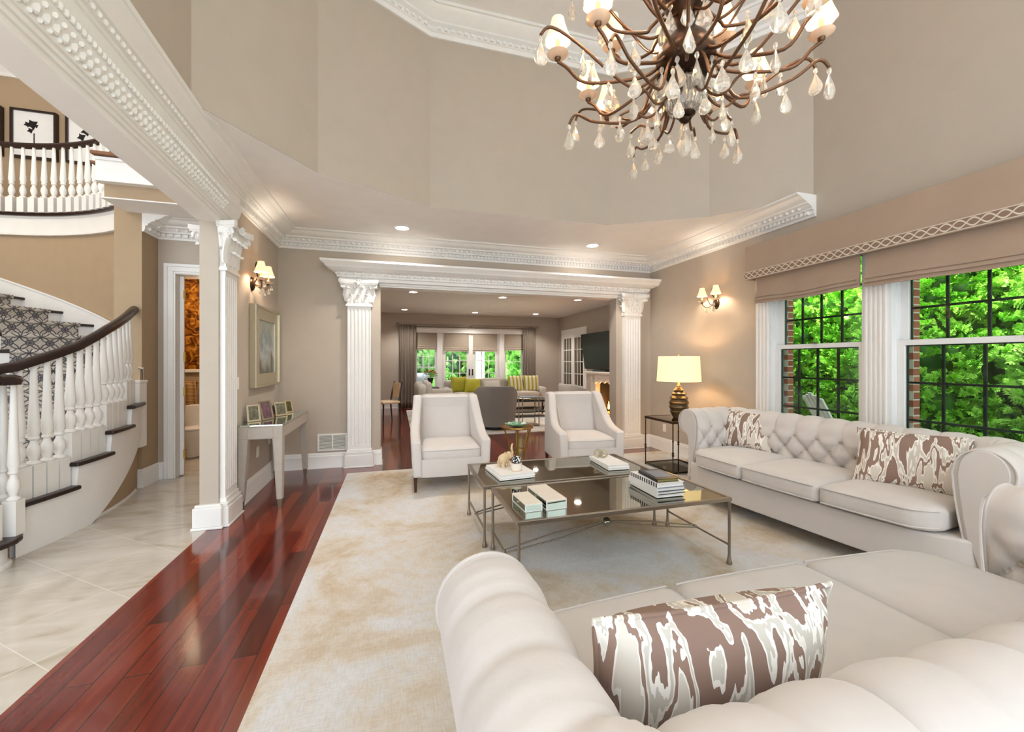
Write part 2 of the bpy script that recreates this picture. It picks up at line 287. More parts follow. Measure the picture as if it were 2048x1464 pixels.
# ---------------------------------------------------------------- mesh builder
class MB:
    k = 0
    def __init__(s): s.v = []; s.f = []; s.m = []; s.uv = {}; s.cur = 0
    def add(s, vs, fs):
        b = len(s.v); s.v += [tuple(x) for x in vs]
        for f in fs: s.f.append(tuple(b+i for i in f)); s.m.append(s.cur)
        return b
    def box(s, x0, x1, y0, y1, z0, z1, mtx=None):
        # hair's-breadth size differences keep touching boards from sharing one plane
        MB.k = (MB.k+1) % 9; e = MB.k*4e-5
        x0, x1, y0, y1, z0, z1 = x0-e, x1+e, y0-e, y1+e, z0-e, z1+e
        vs = [Vector(p) for p in ((x0,y0,z0),(x1,y0,z0),(x1,y1,z0),(x0,y1,z0),(x0,y0,z1),(x1,y0,z1),(x1,y1,z1),(x0,y1,z1))]
        if mtx: vs = [mtx @ q for q in vs]
        s.add(vs, [(3,2,1,0),(4,5,6,7),(0,1,5,4),(1,2,6,5),(2,3,7,6),(3,0,4,7)]); return s
    def cbox(s, c, d, rz=0, rx=0, ry=0):
        m = Matrix.Translation(c) @ Matrix.Rotation(rz,4,'Z') @ Matrix.Rotation(ry,4,'Y') @ Matrix.Rotation(rx,4,'X')
        return s.box(-d[0]/2,d[0]/2,-d[1]/2,d[1]/2,-d[2]/2,d[2]/2,m)
    def lathe(s, prof, c=(0,0,0), n=24, sx=1, sy=1, mtx=None, cap=True):
        vs = []; fs = []; k = len(prof)
        for r, z in prof:
            for i in range(n):
                a = 2*pi*i/n; p = Vector((c[0]+r*cos(a)*sx, c[1]+r*sin(a)*sy, c[2]+z)); vs.append(mtx@p if mtx else p)
        for j in range(k-1):
            for i in range(n):
                a = j*n+i; b = j*n+(i+1)%n; fs.append((a,b,b+n,a+n))
        if cap:
            if prof[0][0] > 1e-5: fs.append(tuple(range(n-1,-1,-1)))
            if prof[-1][0] > 1e-5: fs.append(tuple((k-1)*n+i for i in range(n)))
        s.add(vs, fs); return s
    def tube(s, pts, r, n=8, closed=False, sq=None):
        pts = [Vector(p) for p in pts]; k = len(pts)
        rr = r if isinstance(r, (list, tuple)) else [r]*k
        vs = []; fs = []; up = None
        for i, p in enumerate(pts):
            if closed: d = pts[(i+1)%k]-pts[i-1]
            else: d = pts[min(i+1,k-1)]-pts[max(i-1,0)]
            d.normalize() if d.length > 0 else None
            if up is None: up = Vector((0,0,1)) if abs(d.z) < .95 else Vector((1,0,0))
            x = d.cross(up)
            if x.length < 1e-4: x = d.cross(Vector((0,1,0)))
            x.normalize(); y = x.cross(d).normalized(); up = y
            for j in range(n):
                a = 2*pi*(j+.5)/n; q = (cos(a), sin(a))
                if sq: q = (math.copysign(1, q[0])*sq[0]/rr[i], math.copysign(1, q[1])*sq[1]/rr[i])
                vs.append(p + x*(q[0]*rr[i]) + y*(q[1]*rr[i]))
        m = k if closed else k-1
        for i in range(m):
            for j in range(n):
                a = i*n+j; b = i*n+(j+1)%n; i2 = (i+1)%k
                fs.append((a, b, i2*n+(j+1)%n, i2*n+j))
        if not closed: fs += [tuple(range(n-1,-1,-1)), tuple((k-1)*n+j for j in range(n))]
        s.add(vs, fs); return s
    def cyl(s, a, b, r, r2=None, n=12): return s.tube([a, b], [r, r if r2 is None else r2], n)
    def ball(s, c, r, n=10, m=6, sc=(1,1,1)):
        prof = [(max(1e-6, sin(pi*j/m))*r, -cos(pi*j/m)*r) for j in range(m+1)]
        vs = []; fs = []
        for q, z in prof:
            for i in range(n): a = 2*pi*i/n; vs.append((c[0]+q*cos(a)*sc[0], c[1]+q*sin(a)*sc[1], c[2]+z*sc[2]))
        for j in range(m):
            for i in range(n): a = j*n+i; b = j*n+(i+1)%n; fs.append((a,b,b+n,a+n))
        s.add(vs, fs); return s
    def prism(s, poly, y0, y1, axis='y', mtx=None):
        n = len(poly); vs = []
        for t in (y0, y1):
            for a, b in poly:
                p = Vector({'y': (a,t,b), 'x': (t,a,b), 'z': (a,b,t)}[axis]); vs.append(mtx@p if mtx else p)
        fs = [tuple(range(n)), tuple(range(2*n-1,n-1,-1))] + [(i, n+i, n+(i+1)%n, (i+1)%n) for i in range(n)]
        s.add(vs, fs); return s
    def sweep(s, prof, path, closed=False, caps=True):
        # prof: closed polygon of (offset to the right of travel, z); path: plan points
        P = [Vector((p[0],p[1])) for p in path]; k = len(P); m = len(prof); vs = []
        zs = [p[2] if len(p) > 2 else 0 for p in path]
        for i in range(k):
            if closed: d0 = (P[i]-P[i-1]).normalized(); d1 = (P[(i+1)%k]-P[i]).normalized()
            else:
                d0 = (P[i]-P[i-1]).normalized() if i else None; d1 = (P[i+1]-P[i]).normalized() if i < k-1 else None
                d0 = d0 or d1; d1 = d1 or d0
            n0 = Vector((d0.y,-d0.x)); n1 = Vector((d1.y,-d1.x)); nn = (n0+n1).normalized(); q = 1/max(.3, nn.dot(n0))
            for o, z in prof: vs.append((P[i].x+nn.x*o*q, P[i].y+nn.y*o*q, z+zs[i]))
        fs = []
        for i in range(k if closed else k-1):
            j = (i+1)%k
            for a in range(m): b = (a+1)%m; fs.append((i*m+a, j*m+a, j*m+b, i*m+b))
        if not closed and caps: fs += [tuple(range(m)), tuple((k-1)*m+a for a in range(m-1,-1,-1))]
        s.add(vs, fs); return s
    def grid(s, fn, nu, nv, cu=False, cv=False, uvf=None):
        U = nu if cu else nu+1; V = nv if cv else nv+1
        vs = [fn(i/nu, j/nv) for i in range(U) for j in range(V)]
        fs = [(i*V+j, ((i+1)%U)*V+j, ((i+1)%U)*V+(j+1)%V, i*V+(j+1)%V) for i in range(nu) for j in range(nv)]
        s.add(vs, fs); return s
    def rbox(s, c, d, r, n=(6,6,3), crown=0, crownb=0, warp=None, mtx=None):
        h = [x/2 for x in d]; idx = {}; vs = []; fs = []
        def vert(k):
            if k in idx: return idx[k]
            p = Vector([-h[a]+d[a]*k[a]/n[a] for a in range(3)])
            q = Vector([max(-h[a]+r, min(h[a]-r, p[a])) for a in range(3)]); e = p-q
            if e.length > 1e-9: p = q + e.normalized()*r
            u = max(0,1-(p.x/h[0])**2); v = max(0,1-(p.y/h[1])**2)
            if p.z > 0: p.z += crown*(u**.6)*(v**.6)
            else: p.z -= crownb*(u**.6)*(v**.6)
            if warp: p = Vector(warp(p))
            p = Vector(c)+p
            if mtx: p = mtx@p
            idx[k] = len(vs); vs.append(p); return idx[k]
        for ax in range(3):
            a, b = [(1,2),(2,0),(0,1)][ax]
            for side in (0, n[ax]):
                for i in range(n[a]):
                    for j in range(n[b]):
                        q = []
                        for di, dj in ((0,0),(1,0),(1,1),(0,1)):
                            k = [0,0,0]; k[ax] = side; k[a] = i+di; k[b] = j+dj; q.append(vert(tuple(k)))
                        fs.append(tuple(q if side else q[::-1]))
        s.add(vs, fs); return s
    def build(s, name, m, parent=None, smooth=None, bevel=0, loc=None, solid=0, sub=0, kind=None, fix=True, rot=None):
        me = D.meshes.new(name); me.from_pydata(s.v, [], s.f)
        for q in (m if isinstance(m, (list, tuple)) else [m]): me.materials.append(q if not isinstance(q, str) else M[q])
        if any(s.m): me.polygons.foreach_set('material_index', s.m)
        if fix:
            bm = bmesh.new(); bm.from_mesh(me); bmesh.ops.recalc_face_normals(bm, faces=bm.faces); bm.to_mesh(me); bm.free()
        if smooth:
            me.shade_smooth(); me.set_sharp_from_angle(angle=radians(smooth))
        o = D.objects.new(name, me); COL.objects.link(o)
        if parent: o.parent = parent
        if loc: o.location = loc
        if rot: o.rotation_euler = rot
        if solid: q = o.modifiers.new('solid', 'SOLIDIFY'); q.thickness = solid; q.offset = 0
        if bevel: q = o.modifiers.new('bevel', 'BEVEL'); q.width = bevel; q.segments = 2; q.limit_method = 'ANGLE'; q.angle_limit = radians(40)
        if sub: q = o.modifiers.new('sub', 'SUBSURF'); q.levels = sub; q.render_levels = sub
        if kind: o['kind'] = kind
        return o
def struct(name, mb, m, **k): return mb.build(name, m, kind='structure', **k)
def tag(o, label, cat, group=None, kind=None):
    o['label'] = label; o['category'] = cat
    if group: o['group'] = group
    if kind: o['kind'] = kind
    return o
def thing(name, label, cat, loc=(0,0,0), rz=0, group=None):
    o = D.objects.new(name, None); COL.objects.link(o); o.location = loc; o.rotation_euler = (0,0,rz); o.empty_display_size = .1
    return tag(o, label, cat, group)
def copy_tree(o, parent=None):
    c = o.copy(); COL.objects.link(c)
    if parent: c.parent = parent
    for ch in [x for x in D.objects if x.parent == o]: copy_tree(ch, c)
    return c
def dup(o, loc, rz, label):
    c = copy_tree(o); c.location = loc; c.rotation_euler = (0,0,rz); c['label'] = label; return c
def bez(p0, p1, p2, p3, n=10):
    r = []
    for i in range(n+1):
        t = i/n; a = Vector(p0); b = Vector(p1); c = Vector(p2); d = Vector(p3)
        r.append(a*(1-t)**3+b*3*t*(1-t)**2+c*3*t*t*(1-t)+d*t**3)
    return r
def spline(pts, n=6, closed=False):
    P = [Vector(p) for p in pts]; k = len(P); r = []
    for i in range(k if closed else k-1):
        g = (lambda q: P[q % k]) if closed else (lambda q: P[max(0, min(k-1, q))])
        p0, p1, p2, p3 = g(i-1), g(i), g(i+1), g(i+2)
        for j in range(n):
            t = j/n; r.append(.5*((2*p1)+(p2-p0)*t+(2*p0-5*p1+4*p2-p3)*t*t+(3*p1-p0-3*p2+p3)*t**3))
    if not closed: r.append(P[-1])
    return r
# ================================================================ THE SETTING
XL, XR, YF = -1.43, 4.03, 5.79
CX, CY, CR = -5.4, 4.45, 2.9            # centre and radius of the round stair hall
def arc(r, a0, a1, n, z=None):
    return [(CX+r*cos(radians(a0+(a1-a0)*i/n)), CY+r*sin(radians(a0+(a1-a0)*i/n))) for i in range(n+1)]
struct('floor', MB().box(-1.5, 4.2, -1.6, 6.0, -.12, 0).box(-1.4, 5.4, 6.0, 12.7, -.12, 0), 'wood')
struct('floor', MB().box(-9.5, -1.5, -1.6, 6.0, -.12, 0).box(-9.5, -3.6, 6.0, 8.6, -.12, 0).box(-3.6, -1.4, 5.9, 7.7, -.115, .002), 'tile')
# far wall with the cased opening and the powder-room door
w = MB(); TZ = 3.35
w.box(-2.72, -2.52, YF, 6.0, 0, TZ).box(-2.52, -1.75, YF, 6.0, 2.45, TZ).box(-1.75, -.19, YF, 6.0, 0, TZ).box(-.19, 3.40, YF, 6.0, 2.42, TZ).box(3.40, 4.25, YF, 6.0, 0, TZ)
struct('wall_far', w, 'wall')
# right wall with the two double-hung windows
w = MB()
W1 = (2.60, 3.58); W2 = (.85, 2.44); WZ = (.55, 2.46)
def rw(a, b, z0, z1): w.box(XR, 4.2, a, b, z0, z1)
rw(W1[1], YF, 0, 5.2); rw(W2[1], W1[0], 0, 5.2); rw(-1.6, W2[0], 0, 5.2)
for q in (W1, W2): rw(q[0], q[1], 0, WZ[0]); rw(q[0], q[1], WZ[1], 5.2)
struct('wall_right', w, 'wall')
struct('wall_left', MB().box(-1.57, XL, 3.98, YF, 0, 3.05), 'wall', bevel=.004)
# beam between hall and living room, drifting slightly in plan as the room does
def bxi(y): return -1.415 + .05*(3.98-y)
def bxo(y): return -1.575 + .042*(3.98-y)
b = MB(); ys = [-1.6, 3.98]
b.add([(bxo(ys[0]),ys[0],2.57),(bxi(ys[0]),ys[0],2.57),(bxi(ys[1]),ys[1],2.57),(bxo(ys[1]),ys[1],2.57),
       (bxo(ys[0]),ys[0],3.06),(bxi(ys[0]),ys[0],3.06),(bxi(ys[1]),ys[1],3.06),(bxo(ys[1]),ys[1],3.06)],
      [(0,1,2,3),(4,7,6,5),(0,4,5,1),(1,5,6,2),(2,6,7,3),(3,7,4,0)])
struct('trim_1', b, 'white')
# the drum above the living room
DR = [(-1.03,-1.6),(-1.25,3.06),(-.65,3.89),(.36,4.42),(2.47,4.42),(3.45,3.84),(XR,3.08)]
struct('wall_upper', MB().sweep([(0,3.052),(0,5.2),(-.12,5.2),(-.12,3.052)], DR), 'wall')
c = MB()
inner = DR[1:]
inner = [(-1.5, 3.08)] + [(1.4+(x-1.4)*1.002, 1.5+(y-1.5)*1.002) for x, y in inner]
for (a, b2) in zip(inner[:-1], inner[1:]):
    vs = []
    for z in (3.05, 3.051 if False else 3.17): vs += [(a[0],a[1],z),(b2[0],b2[1],z),(b2[0],YF+.1,z),(a[0],YF+.1,z)]
    if abs(a[0]-b2[0]) > .01: c.add(vs, [(3,2,1,0),(4,5,6,7),(0,1,5,4),(1,2,6,5),(2,3,7,6),(3,0,4,7)])
struct('ceiling', c, 'ceil')
struct('ceiling', MB().box(-1.6, 4.3, -1.6, 6.0, 5.1, 5.25), 'ceil')
# ---- crown mouldings: profile swept round the room, dentils and egg-and-dart beads as part of the moulding
CROWN = [(0,2.84),(.018,2.84),(.022,2.862),(.03,2.868),(.03,2.905),(.055,2.91),(.055,2.93),(.075,2.94),(.085,2.955),(.12,2.962),(.12,2.978),(.15,2.985),(.185,3.005),(.21,3.028),(.235,3.032),(.25,3.036),(.25,3.055),(0,3.055)]
def along(path, step, off):
    P = [Vector(p) for p in path]; out = []
    for a, b in zip(P[:-1], P[1:]):
        d = b-a; Ln = d.length; d.normalize(); n = Vector((d.y, -d.x)); k = max(1, int((Ln-2*off)/step))
        for i in range(k): out.append((a + d*(off+(i+.5)*(Ln-2*off)/k) + n*off, atan2(d.y, d.x)))
    return out
def crown_run(path, prof=CROWN, dz=0, dent=True, egg=True, step=.05):
    m = MB().sweep([(o, z+dz) for o, z in prof], path)
    if dent:
        for p, a in along(path, step, .04): m.cbox((p.x, p.y, 2.887+dz), (step*.55, .03, .034), a)
    if egg:
        for p, a in along(path, step*1.3, .083): m.ball((p.x, p.y, 2.945+dz), .02, 6, 4, (1, .8, 1))
    return m
struct('trim_2', crown_run([(-1.54,2.9),(XL,3.32),(XL,YF),(XR,YF),(XR,3.05)]), 'white', smooth=30)
# second, slimmer moulding framing the ceiling field along the drum
mm = [(0,3.02),(.02,3.02),(.03,3.035),(.055,3.04),(.055,3.055),(0,3.055)]
UP = [(0,4.86),(.02,4.86),(.03,4.90),(.05,4.91),(.05,4.95),(.09,4.97),(.09,4.99),(.17,5.03),(.2,5.07),(.22,5.07),(.22,5.11),(0,5.11)]
m = MB().sweep(UP, DR + [(XR,-1.6)])
for p, a in along(DR[2:6], .07, .055): m.cbox((p.x, p.y, 4.93), (.035, .03, .03), a)
struct('trim_3', m, 'white', smooth=30)
# entablature on the living-room side of the beam
EN = [(0,2.57),(.004,2.60),(.014,2.602),(.014,2.625),(.024,2.627),(.024,2.65),(.034,2.652),(.036,2.68),(.05,2.70),(.062,2.735),(.066,2.745),(.066,2.76),(.074,2.765),(.074,2.78),(.06,2.785),(.06,2.87),(.07,2.875),(.07,2.895),(.085,2.9),(.085,2.93),(.1,2.935),(.11,2.96),(.135,2.985),(.15,3.02),(.16,3.025),(.16,3.055),(0,3.055)]
BP = [(bxi(-1.6),-1.6),(bxi(3.98),3.98),(bxi(3.98),4.25)]
m = MB().sweep(EN, BP)
for p, a in along(BP[:2], .05, .043):
    m.ball((p.x, p.y, 2.70), .024, 6, 4, (.7, .95, 1.15)); m.ball((p.x+.012, p.y+.02, 2.728), .015, 5, 4); m.ball((p.x-.006, p.y-.02, 2.672), .013, 5, 4)
for p, a in along(BP[:2], .034, .07): m.ball((p.x+.002, p.y, 2.772), .017, 6, 4, (.6, .85, 1))
for p, a in along(BP[:2], .045, .082): m.ball((p.x, p.y, 2.915), .017, 6, 4, (.7,1,1))
struct('trim_4', m, 'white', smooth=30)
# fascia steps on the hall side of the beam
struct('trim_5', MB().sweep([(0,2.60),(.0,2.66),(.02,2.66),(.02,2.9),(.06,2.95),(.1,3.05),(0,3.05)], [(bxo(3.98),3.98),(bxo(-1.6),-1.6)]), 'white', smooth=30)
# baseboards
BB = [(0,0),(.028,0),(.028,.012),(.018,.03),(.018,.155),(.012,.165),(.012,.185),(.004,.2),(0,.2)]
struct('baseboard_left', MB().sweep(BB, [(XL,4.26),(XL,YF),(-.62,YF)]), 'white', smooth=30)
struct('baseboard_far', MB().sweep(BB, [(-.29,YF),(-.19,YF),(-.19,6.0)]), 'white', smooth=30)
struct('baseboard_far', MB().sweep(BB, [(3.40,6.0),(3.40,YF),(3.49,YF)]), 'white', smooth=30)
struct('baseboard_right', MB().sweep(BB, [(3.82,YF),(XR,YF),(XR,-1.6)]), 'white', smooth=30)
struct('baseboard_foyer', MB().sweep(BB, arc(2.83,18,-4,8)[::-1] + [(-2.93,5.47),(-2.70,5.47),(-2.70,YF),(-2.64,YF)]), 'white', smooth=30)
# cased opening: head, jamb corner beads
struct('trim_6', MB().box(-.21,3.42,YF-.025,YF,2.42,2.475).box(-.2,3.41,YF-.01,6.01,2.40,2.42), 'white', bevel=.004)
ENT = [(0,2.45),(.06,2.45),(.06,2.49),(.085,2.495),(.085,2.515),(.1,2.53),(.1,2.55),(.13,2.56),(.15,2.575),(.2,2.60),(.215,2.625),(.25,2.65),(.26,2.66),(.26,2.685),(0,2.685)]
pth = [(-.68,YF),(-.68,YF-.08),(3.86,YF-.08),(3.86,YF)]
m = MB().sweep([(o,z) for o,z in ENT], [(-.64,YF+.01),(-.64,YF-.03),(3.84,YF-.03),(3.84,YF+.01)])
for i in range(96):
    x = -.72+4.64*(i+.5)/96; m.cbox((x, YF-.115, 2.505), (.026,.03,.028))
    if i % 2 == 0: m.ball((x, YF-.13, 2.54), .02, 6, 4)
for i in range(24): x = -.66+4.52*(i+.5)/24; m.ball((x, YF-.165, 2.585), .035, 7, 4, (1.6,.5,.5))
struct('trim_7', m, 'white', smooth=30)
# ---- fluted pilasters with Corinthian capitals. local frame: width along x, face toward -y, wall at y=0
def fluted(w, d, z0, z1, nf=6):
    m = MB(); fw = w/(nf*1.55+.55); pts = [(-w/2, 0), (-w/2, -d)]; x = -w/2+fw*.55
    for i in range(nf):
        for k in range(7):
            a = pi*k/6; pts.append((x+fw/2-cos(a)*fw/2, -d+sin(a)*fw*.42))
        x += fw*1.55
    pts += [(w/2, -d), (w/2, 0)]
    m.prism(pts, z0+.06, z1-.04, 'z'); m.box(-w/2, w/2, -d, 0, z0, z0+.06); m.box(-w/2, w/2, -d, 0, z1-.04, z1); return m
def pbase(m, w, d, wallbb=True):
    m.box(-w/2-.045, w/2+.045, -d-.045, 0, 0, .018); m.box(-w/2-.035, w/2+.035, -d-.035, 0, .018, .165)
    m.box(-w/2-.025, w/2+.025, -d-.025, 0, .165, .19); m.box(-w/2-.03, w/2+.03, -d-.03, 0, .19, .2)
    m.box(-w/2-.012, w/2+.012, -d-.012, 0, .2, .235); return m
def leafstrip(m, base, out, up, w, h, reach, curl=.05, n=11):
    # acanthus leaf: rises, then curls outward; scalloped edge
    base = Vector(base); out = Vector(out); side = out.cross(Vector((0,0,1))).normalized(); vs = []; fs = []
    for i in range(n+1):
        t = i/n
        if t < .7: p = base + Vector((0,0,h*t/.7)) + out*reach*(t/.7)**2*.55
        else:
            a = (t-.7)/.3*pi*1.05; p = base + Vector((0,0,h)) + out*(reach*.55+curl*(1-cos(a))*.9) + Vector((0,0,curl*sin(a)*.9))
        ww = w*.5*(.75+.35*sin(pi*min(1,t*1.1)))*(1+.16*abs(sin(5*pi*t)))*(1 if t < .7 else 1-.85*(t-.7)/.3)
        for s in (-1,-.5,0,.5,1): vs.append(p + side*ww*s + out*(.012*(1-abs(s))-.010*abs(s)**2))
    for i in range(n):
        for j in range(4): a = i*5+j; fs.append((a,a+1,a+6,a+5))
    k = len(vs); off = -out*.012
    vs += [v+off for v in vs[:k]]
    fs += [tuple(k+q for q in f[::-1]) for f in fs]
    bd = [i*5 for i in range(n+1)] + [n*5+j for j in range(1,5)] + [i*5+4 for i in range(n-1,-1,-1)] + [j for j in range(3,0,-1)]
    fs += [(bd[i], bd[(i+1)%len(bd)], k+bd[(i+1)%len(bd)], k+bd[i]) for i in range(len(bd))]
    m.add(vs, fs)
def capital(w, d, z0, z1):
    m = MB(); h = z1-z0; W2_ = w/2
    m.box(-W2_-.02, W2_+.02, -d-.02, 0, z0, z0+.022); m.box(-W2_-.012, W2_+.012, -d-.012, 0, z0+.022, z0+.035)
    # bell
    vs = []; fs = []; N_ = 8
    for i in range(N_+1):
        t = i/N_; e = .005+.055*t**2.2; z = z0+.035+(h-.08)*t
        vs += [(-W2_-e, 0, z), (-W2_-e, -d-e, z), (W2_+e, -d-e, z), (W2_+e, 0, z)]
    for i in range(N_):
        for j in range(3): a = i*4+j; fs.append((a, a+1, a+5, a+4))
    fs += [(3,2,1,0), tuple(N_*4+q for q in range(4))]
    m.add(vs, fs)
    for x in (-w*.33, 0, w*.33): leafstrip(m, (x, -d-.002, z0+.035), (0,-1,0), 0, w*.34, h*.30, .03, .022)
    for x in (-w*.17, w*.17, -w*.48, w*.48): leafstrip(m, (x, -d-.008, z0+.06), (0,-1,0), 0, w*.34, h*.50, .045, .026)
    for sx in (-1, 1):
        leafstrip(m, (sx*(W2_+.002), -d*.5, z0+.035), (sx,0,0), 0, d*1.1, h*.34, .03, .022)
        leafstrip(m, (sx*(W2_+.006), -d*.5, z0+.06), (sx,0,0), 0, d*1.1, h*.56, .045, .026)
        # corner volute
        dr = Vector((sx, -1, 0)).normalized(); c = Vector((sx*(W2_+.045), -d-.045, z1-.085)); pts = []; rad = []
        for k in range(26):
            a = -pi/2+k/25*3.6*pi; r = .05*(1-k/25*.86); pts.append(c + dr*(r*cos(a)) + Vector((0,0,r*sin(a)))); rad.append(.014*(1-.3*k/25))
        m.tube([Vector((sx*W2_*.35, -d-.012, z0+h*.45)), Vector((sx*W2_*.7, -d-.03, z0+h*.68))] + pts[3:], [.011,.013]+rad[3:], 7)
        m.ball(c, .022, 8, 5)
        # inner helices
        c = Vector((sx*w*.13, -d-.045, z1-.09)); pts = [c+Vector((sx*.028*(1-k/18*.8)*cos(-pi/2-k/18*3*pi)*-1, 0, .028*(1-k/18*.8)*sin(-pi/2-k/18*3*pi))) for k in range(19)]
        m.tube(pts, .007, 6)
    # abacus with concave front and projecting horns
    pts = [(-W2_-.085, 0), (-W2_-.055,-d*.5), (-W2_-.1, -d-.10), (-W2_-.07, -d-.115)]
    for k in range(1, 8): t = k/8; pts.append((-W2_-.07+(w+.14)*t, -d-.115+.055*sin(pi*t)))
    pts += [(W2_+.07, -d-.115), (W2_+.1, -d-.10), (W2_+.055,-d*.5), (W2_+.085, 0)]
    m.prism(pts, z1-.04, z1, 'z'); m.prism([(x*.96, y*.96) for x, y in pts], z1-.055, z1-.04, 'z')
    m.ball((0, -d-.075, z1-.035), .035, 9, 6, (1,.6,1))
    for a in range(6): m.ball((.03*cos(a*pi/3), -d-.09, z1-.035+.03*sin(a*pi/3)), .014, 6, 4)
    return m
def pilaster(nm, x, y, rz, w, d, ztop, cz):
    m = pbase(MB(), w, d); f = fluted(w, d, .235, cz); c = capital(w, d, cz, ztop)
    o = struct(f'trim_{nm}', f, 'white', smooth=35, loc=(x,y,0)); o.rotation_euler = (0,0,rz)
    a = m.build('base', 'white', o, bevel=.006); b_ = c.build('capital', 'white', o, smooth=50)
    return o
pilaster(8, -.455, YF, 0, .29, .07, 2.46, 2.12)
pilaster(9, 3.655, YF, 0, .29, .07, 2.46, 2.12)
pilaster(10, -1.43, 4.14, pi/2, .27, .04, 2.58, 2.17)
pilaster(11, -1.57, 4.36, -pi/2, .27, .04, 2.58, 2.17)
# plinth round the wall end below the beam
struct('baseboard_left', MB().sweep(BB[:-1]+[(0,.2)], [(-1.57,3.99),(-1.57,3.98)][:0] + [(XL,4.0),(XL,3.98),(-1.57,3.98),(-1.57,4.0)][::-1]), 'white', smooth=30)
pb = MB(); pb.box(-1.615,-1.385,3.925,3.98,0,.02).box(-1.605,-1.395,3.935,3.98,.02,.18).box(-1.595,-1.405,3.95,3.98,.18,.2)
struct('trim_12', pb, 'white', bevel=.006)

# ================================================================ FOYER AND STAIR HALL
struct('wall_foyer', MB().box(-2.95,-2.70,5.47,6.0,0,3.14), 'wallf')
struct('wall_stair', MB().sweep([(0,0),(0,3.2),(-.05,3.2),(-.05,0)], arc(CR,140,26,48)), 'wallf')
struct('ceiling', MB().box(-2.82,-1.5,5.08,6.0,3.05,3.40), 'wallf')
struct('ceiling', MB().box(-2.84,-1.5,5.06,6.0,3.04,3.052), 'ceil')
struct('trim_13', crown_run([(-2.70,5.47),(-2.70,YF),(-1.57,YF),(-1.57,4.0)], step=.07), 'white', smooth=30)
# upper hall: slab, white fascia with mouldings, wood cap
sl = MB().sweep([(-.02,3.16),(-.02,3.42),(-2.4,3.42),(-2.4,3.16)], arc(CR,140,44,40))
sl.box(-2.95,-1.5,5.10,8.5,3.40,3.42)
struct('floor', sl, 'tan')
fas = MB().sweep([(-.02,3.14),(.05,3.14),(.05,3.165),(.03,3.175),(.03,3.37),(.05,3.385),(.06,3.41),(-.02,3.41)], arc(CR,140,43,48))
struct('trim_14', fas, 'white', smooth=30)
struct('trim_15', MB().sweep([(0,3.40),(.085,3.40),(.09,3.42),(.085,3.44),(0,3.44)], arc(CR,140,43,48)), 'darkwood', smooth=30)
k = MB().box(-2.86,-1.5,5.02,5.10,3.19,3.44).box(-2.86,-1.5,5.0,5.10,3.19,3.215).box(-2.86,-1.5,5.0,5.1,3.40,3.43)
struct('trim_16', k, 'white', bevel=.004)
struct('trim_17', MB().box(-2.88,-1.5,4.97,5.13,3.44,3.475), 'tan', bevel=.01)
u = MB().box(-9.5,-1.4,8.5,8.65,0,6.2); struct('wall_west', MB().box(-9.65,-9.5,-1.6,8.65,0,6.2), 'wallf'); lamp('stair_hall_light', 'POINT', (-5.4,4.4,4.9), 45, (1,.84,.62), .25)
struct('wall_hall', u, 'wallf')
struct('ceiling', MB().box(-9.5,-1.2,-1.6,8.65,6.1,6.25), 'ceil')
struct('trim_18', MB().sweep([(0,5.95),(.03,5.95),(.05,6.0),(.12,6.08),(.12,6.1),(0,6.1)], [(-9.5,8.5),(-1.4,8.5)]), 'white')
# powder room behind the open door
struct('wall_powder', MB().box(-4.2,-1.4,7.6,7.7,0,2.7).box(-1.4,-1.3,6.0,7.7,0,2.7), 'wallf')
struct('wall_powder', MB().box(-3.6,-1.4,7.585,7.6,1.27,2.7), 'goldpaper')
struct('trim_19', MB().box(-3.6,-1.4,7.56,7.6,1.22,1.27).box(-3.6,-1.4,7.575,7.6,0,.15), 'white', bevel=.005)
struct('ceiling', MB().prism([(-2.8,6.0),(-1.3,6.0),(-1.3,7.7),(-3.9,7.7),(-3.9,7.2),(-3.3,6.7)],2.7,2.8,'z'), 'ceil')
lamp('powder_room_light', 'POINT', (-2.6,6.9,2.4), 14, (1,.8,.55), .1)
# casing of the powder-room door
CAS = [(0,0),(.0,.012)]
dc = MB()
for (a, b_) in ((.0,.02),(.02,.075),(.075,.11)):
    t = {0:.018,.02:.026,.075:.036}[a]
    dc.box(-2.52-b_,-2.52-a,YF-t,YF,0,2.45+a).box(-1.75+a,-1.75+b_,YF-t,YF,0,2.45+a).box(-2.52-b_,-1.75+b_,YF-t,YF,2.45+a,2.45+b_)
dc.box(-2.535,-2.52,YF-.01,6.0,0,2.45).box(-1.75,-1.735,YF-.01,6.0,0,2.45).box(-2.52,-1.75,YF-.01,6.0,2.44,2.455)
dr = struct('door_1', dc, 'white', bevel=.003)
lf = MB(); T = Matrix.Translation((-2.49,5.86,0)) @ Matrix.Rotation(radians(119),4,'Z')
lf.box(0,.74,-.02,.02,.012,2.43,T)
for z0, z1 in ((.2,1.0),(1.15,2.3)): lf.box(.12,.62,-.026,.026,z0,z1,T)
lo = lf.build('door_leaf', 'white', dr, bevel=.003)
for z in (.22,.98,1.4,2.16):
    h = MB(); h.box(-.018,.012,-.03,-.012,z,z+.1,T).cyl(T@Vector((-.006,-.03,z-.006)), T@Vector((-.006,-.03,z+.106)), .008)
    h.build('hinge', 'brass', lo)
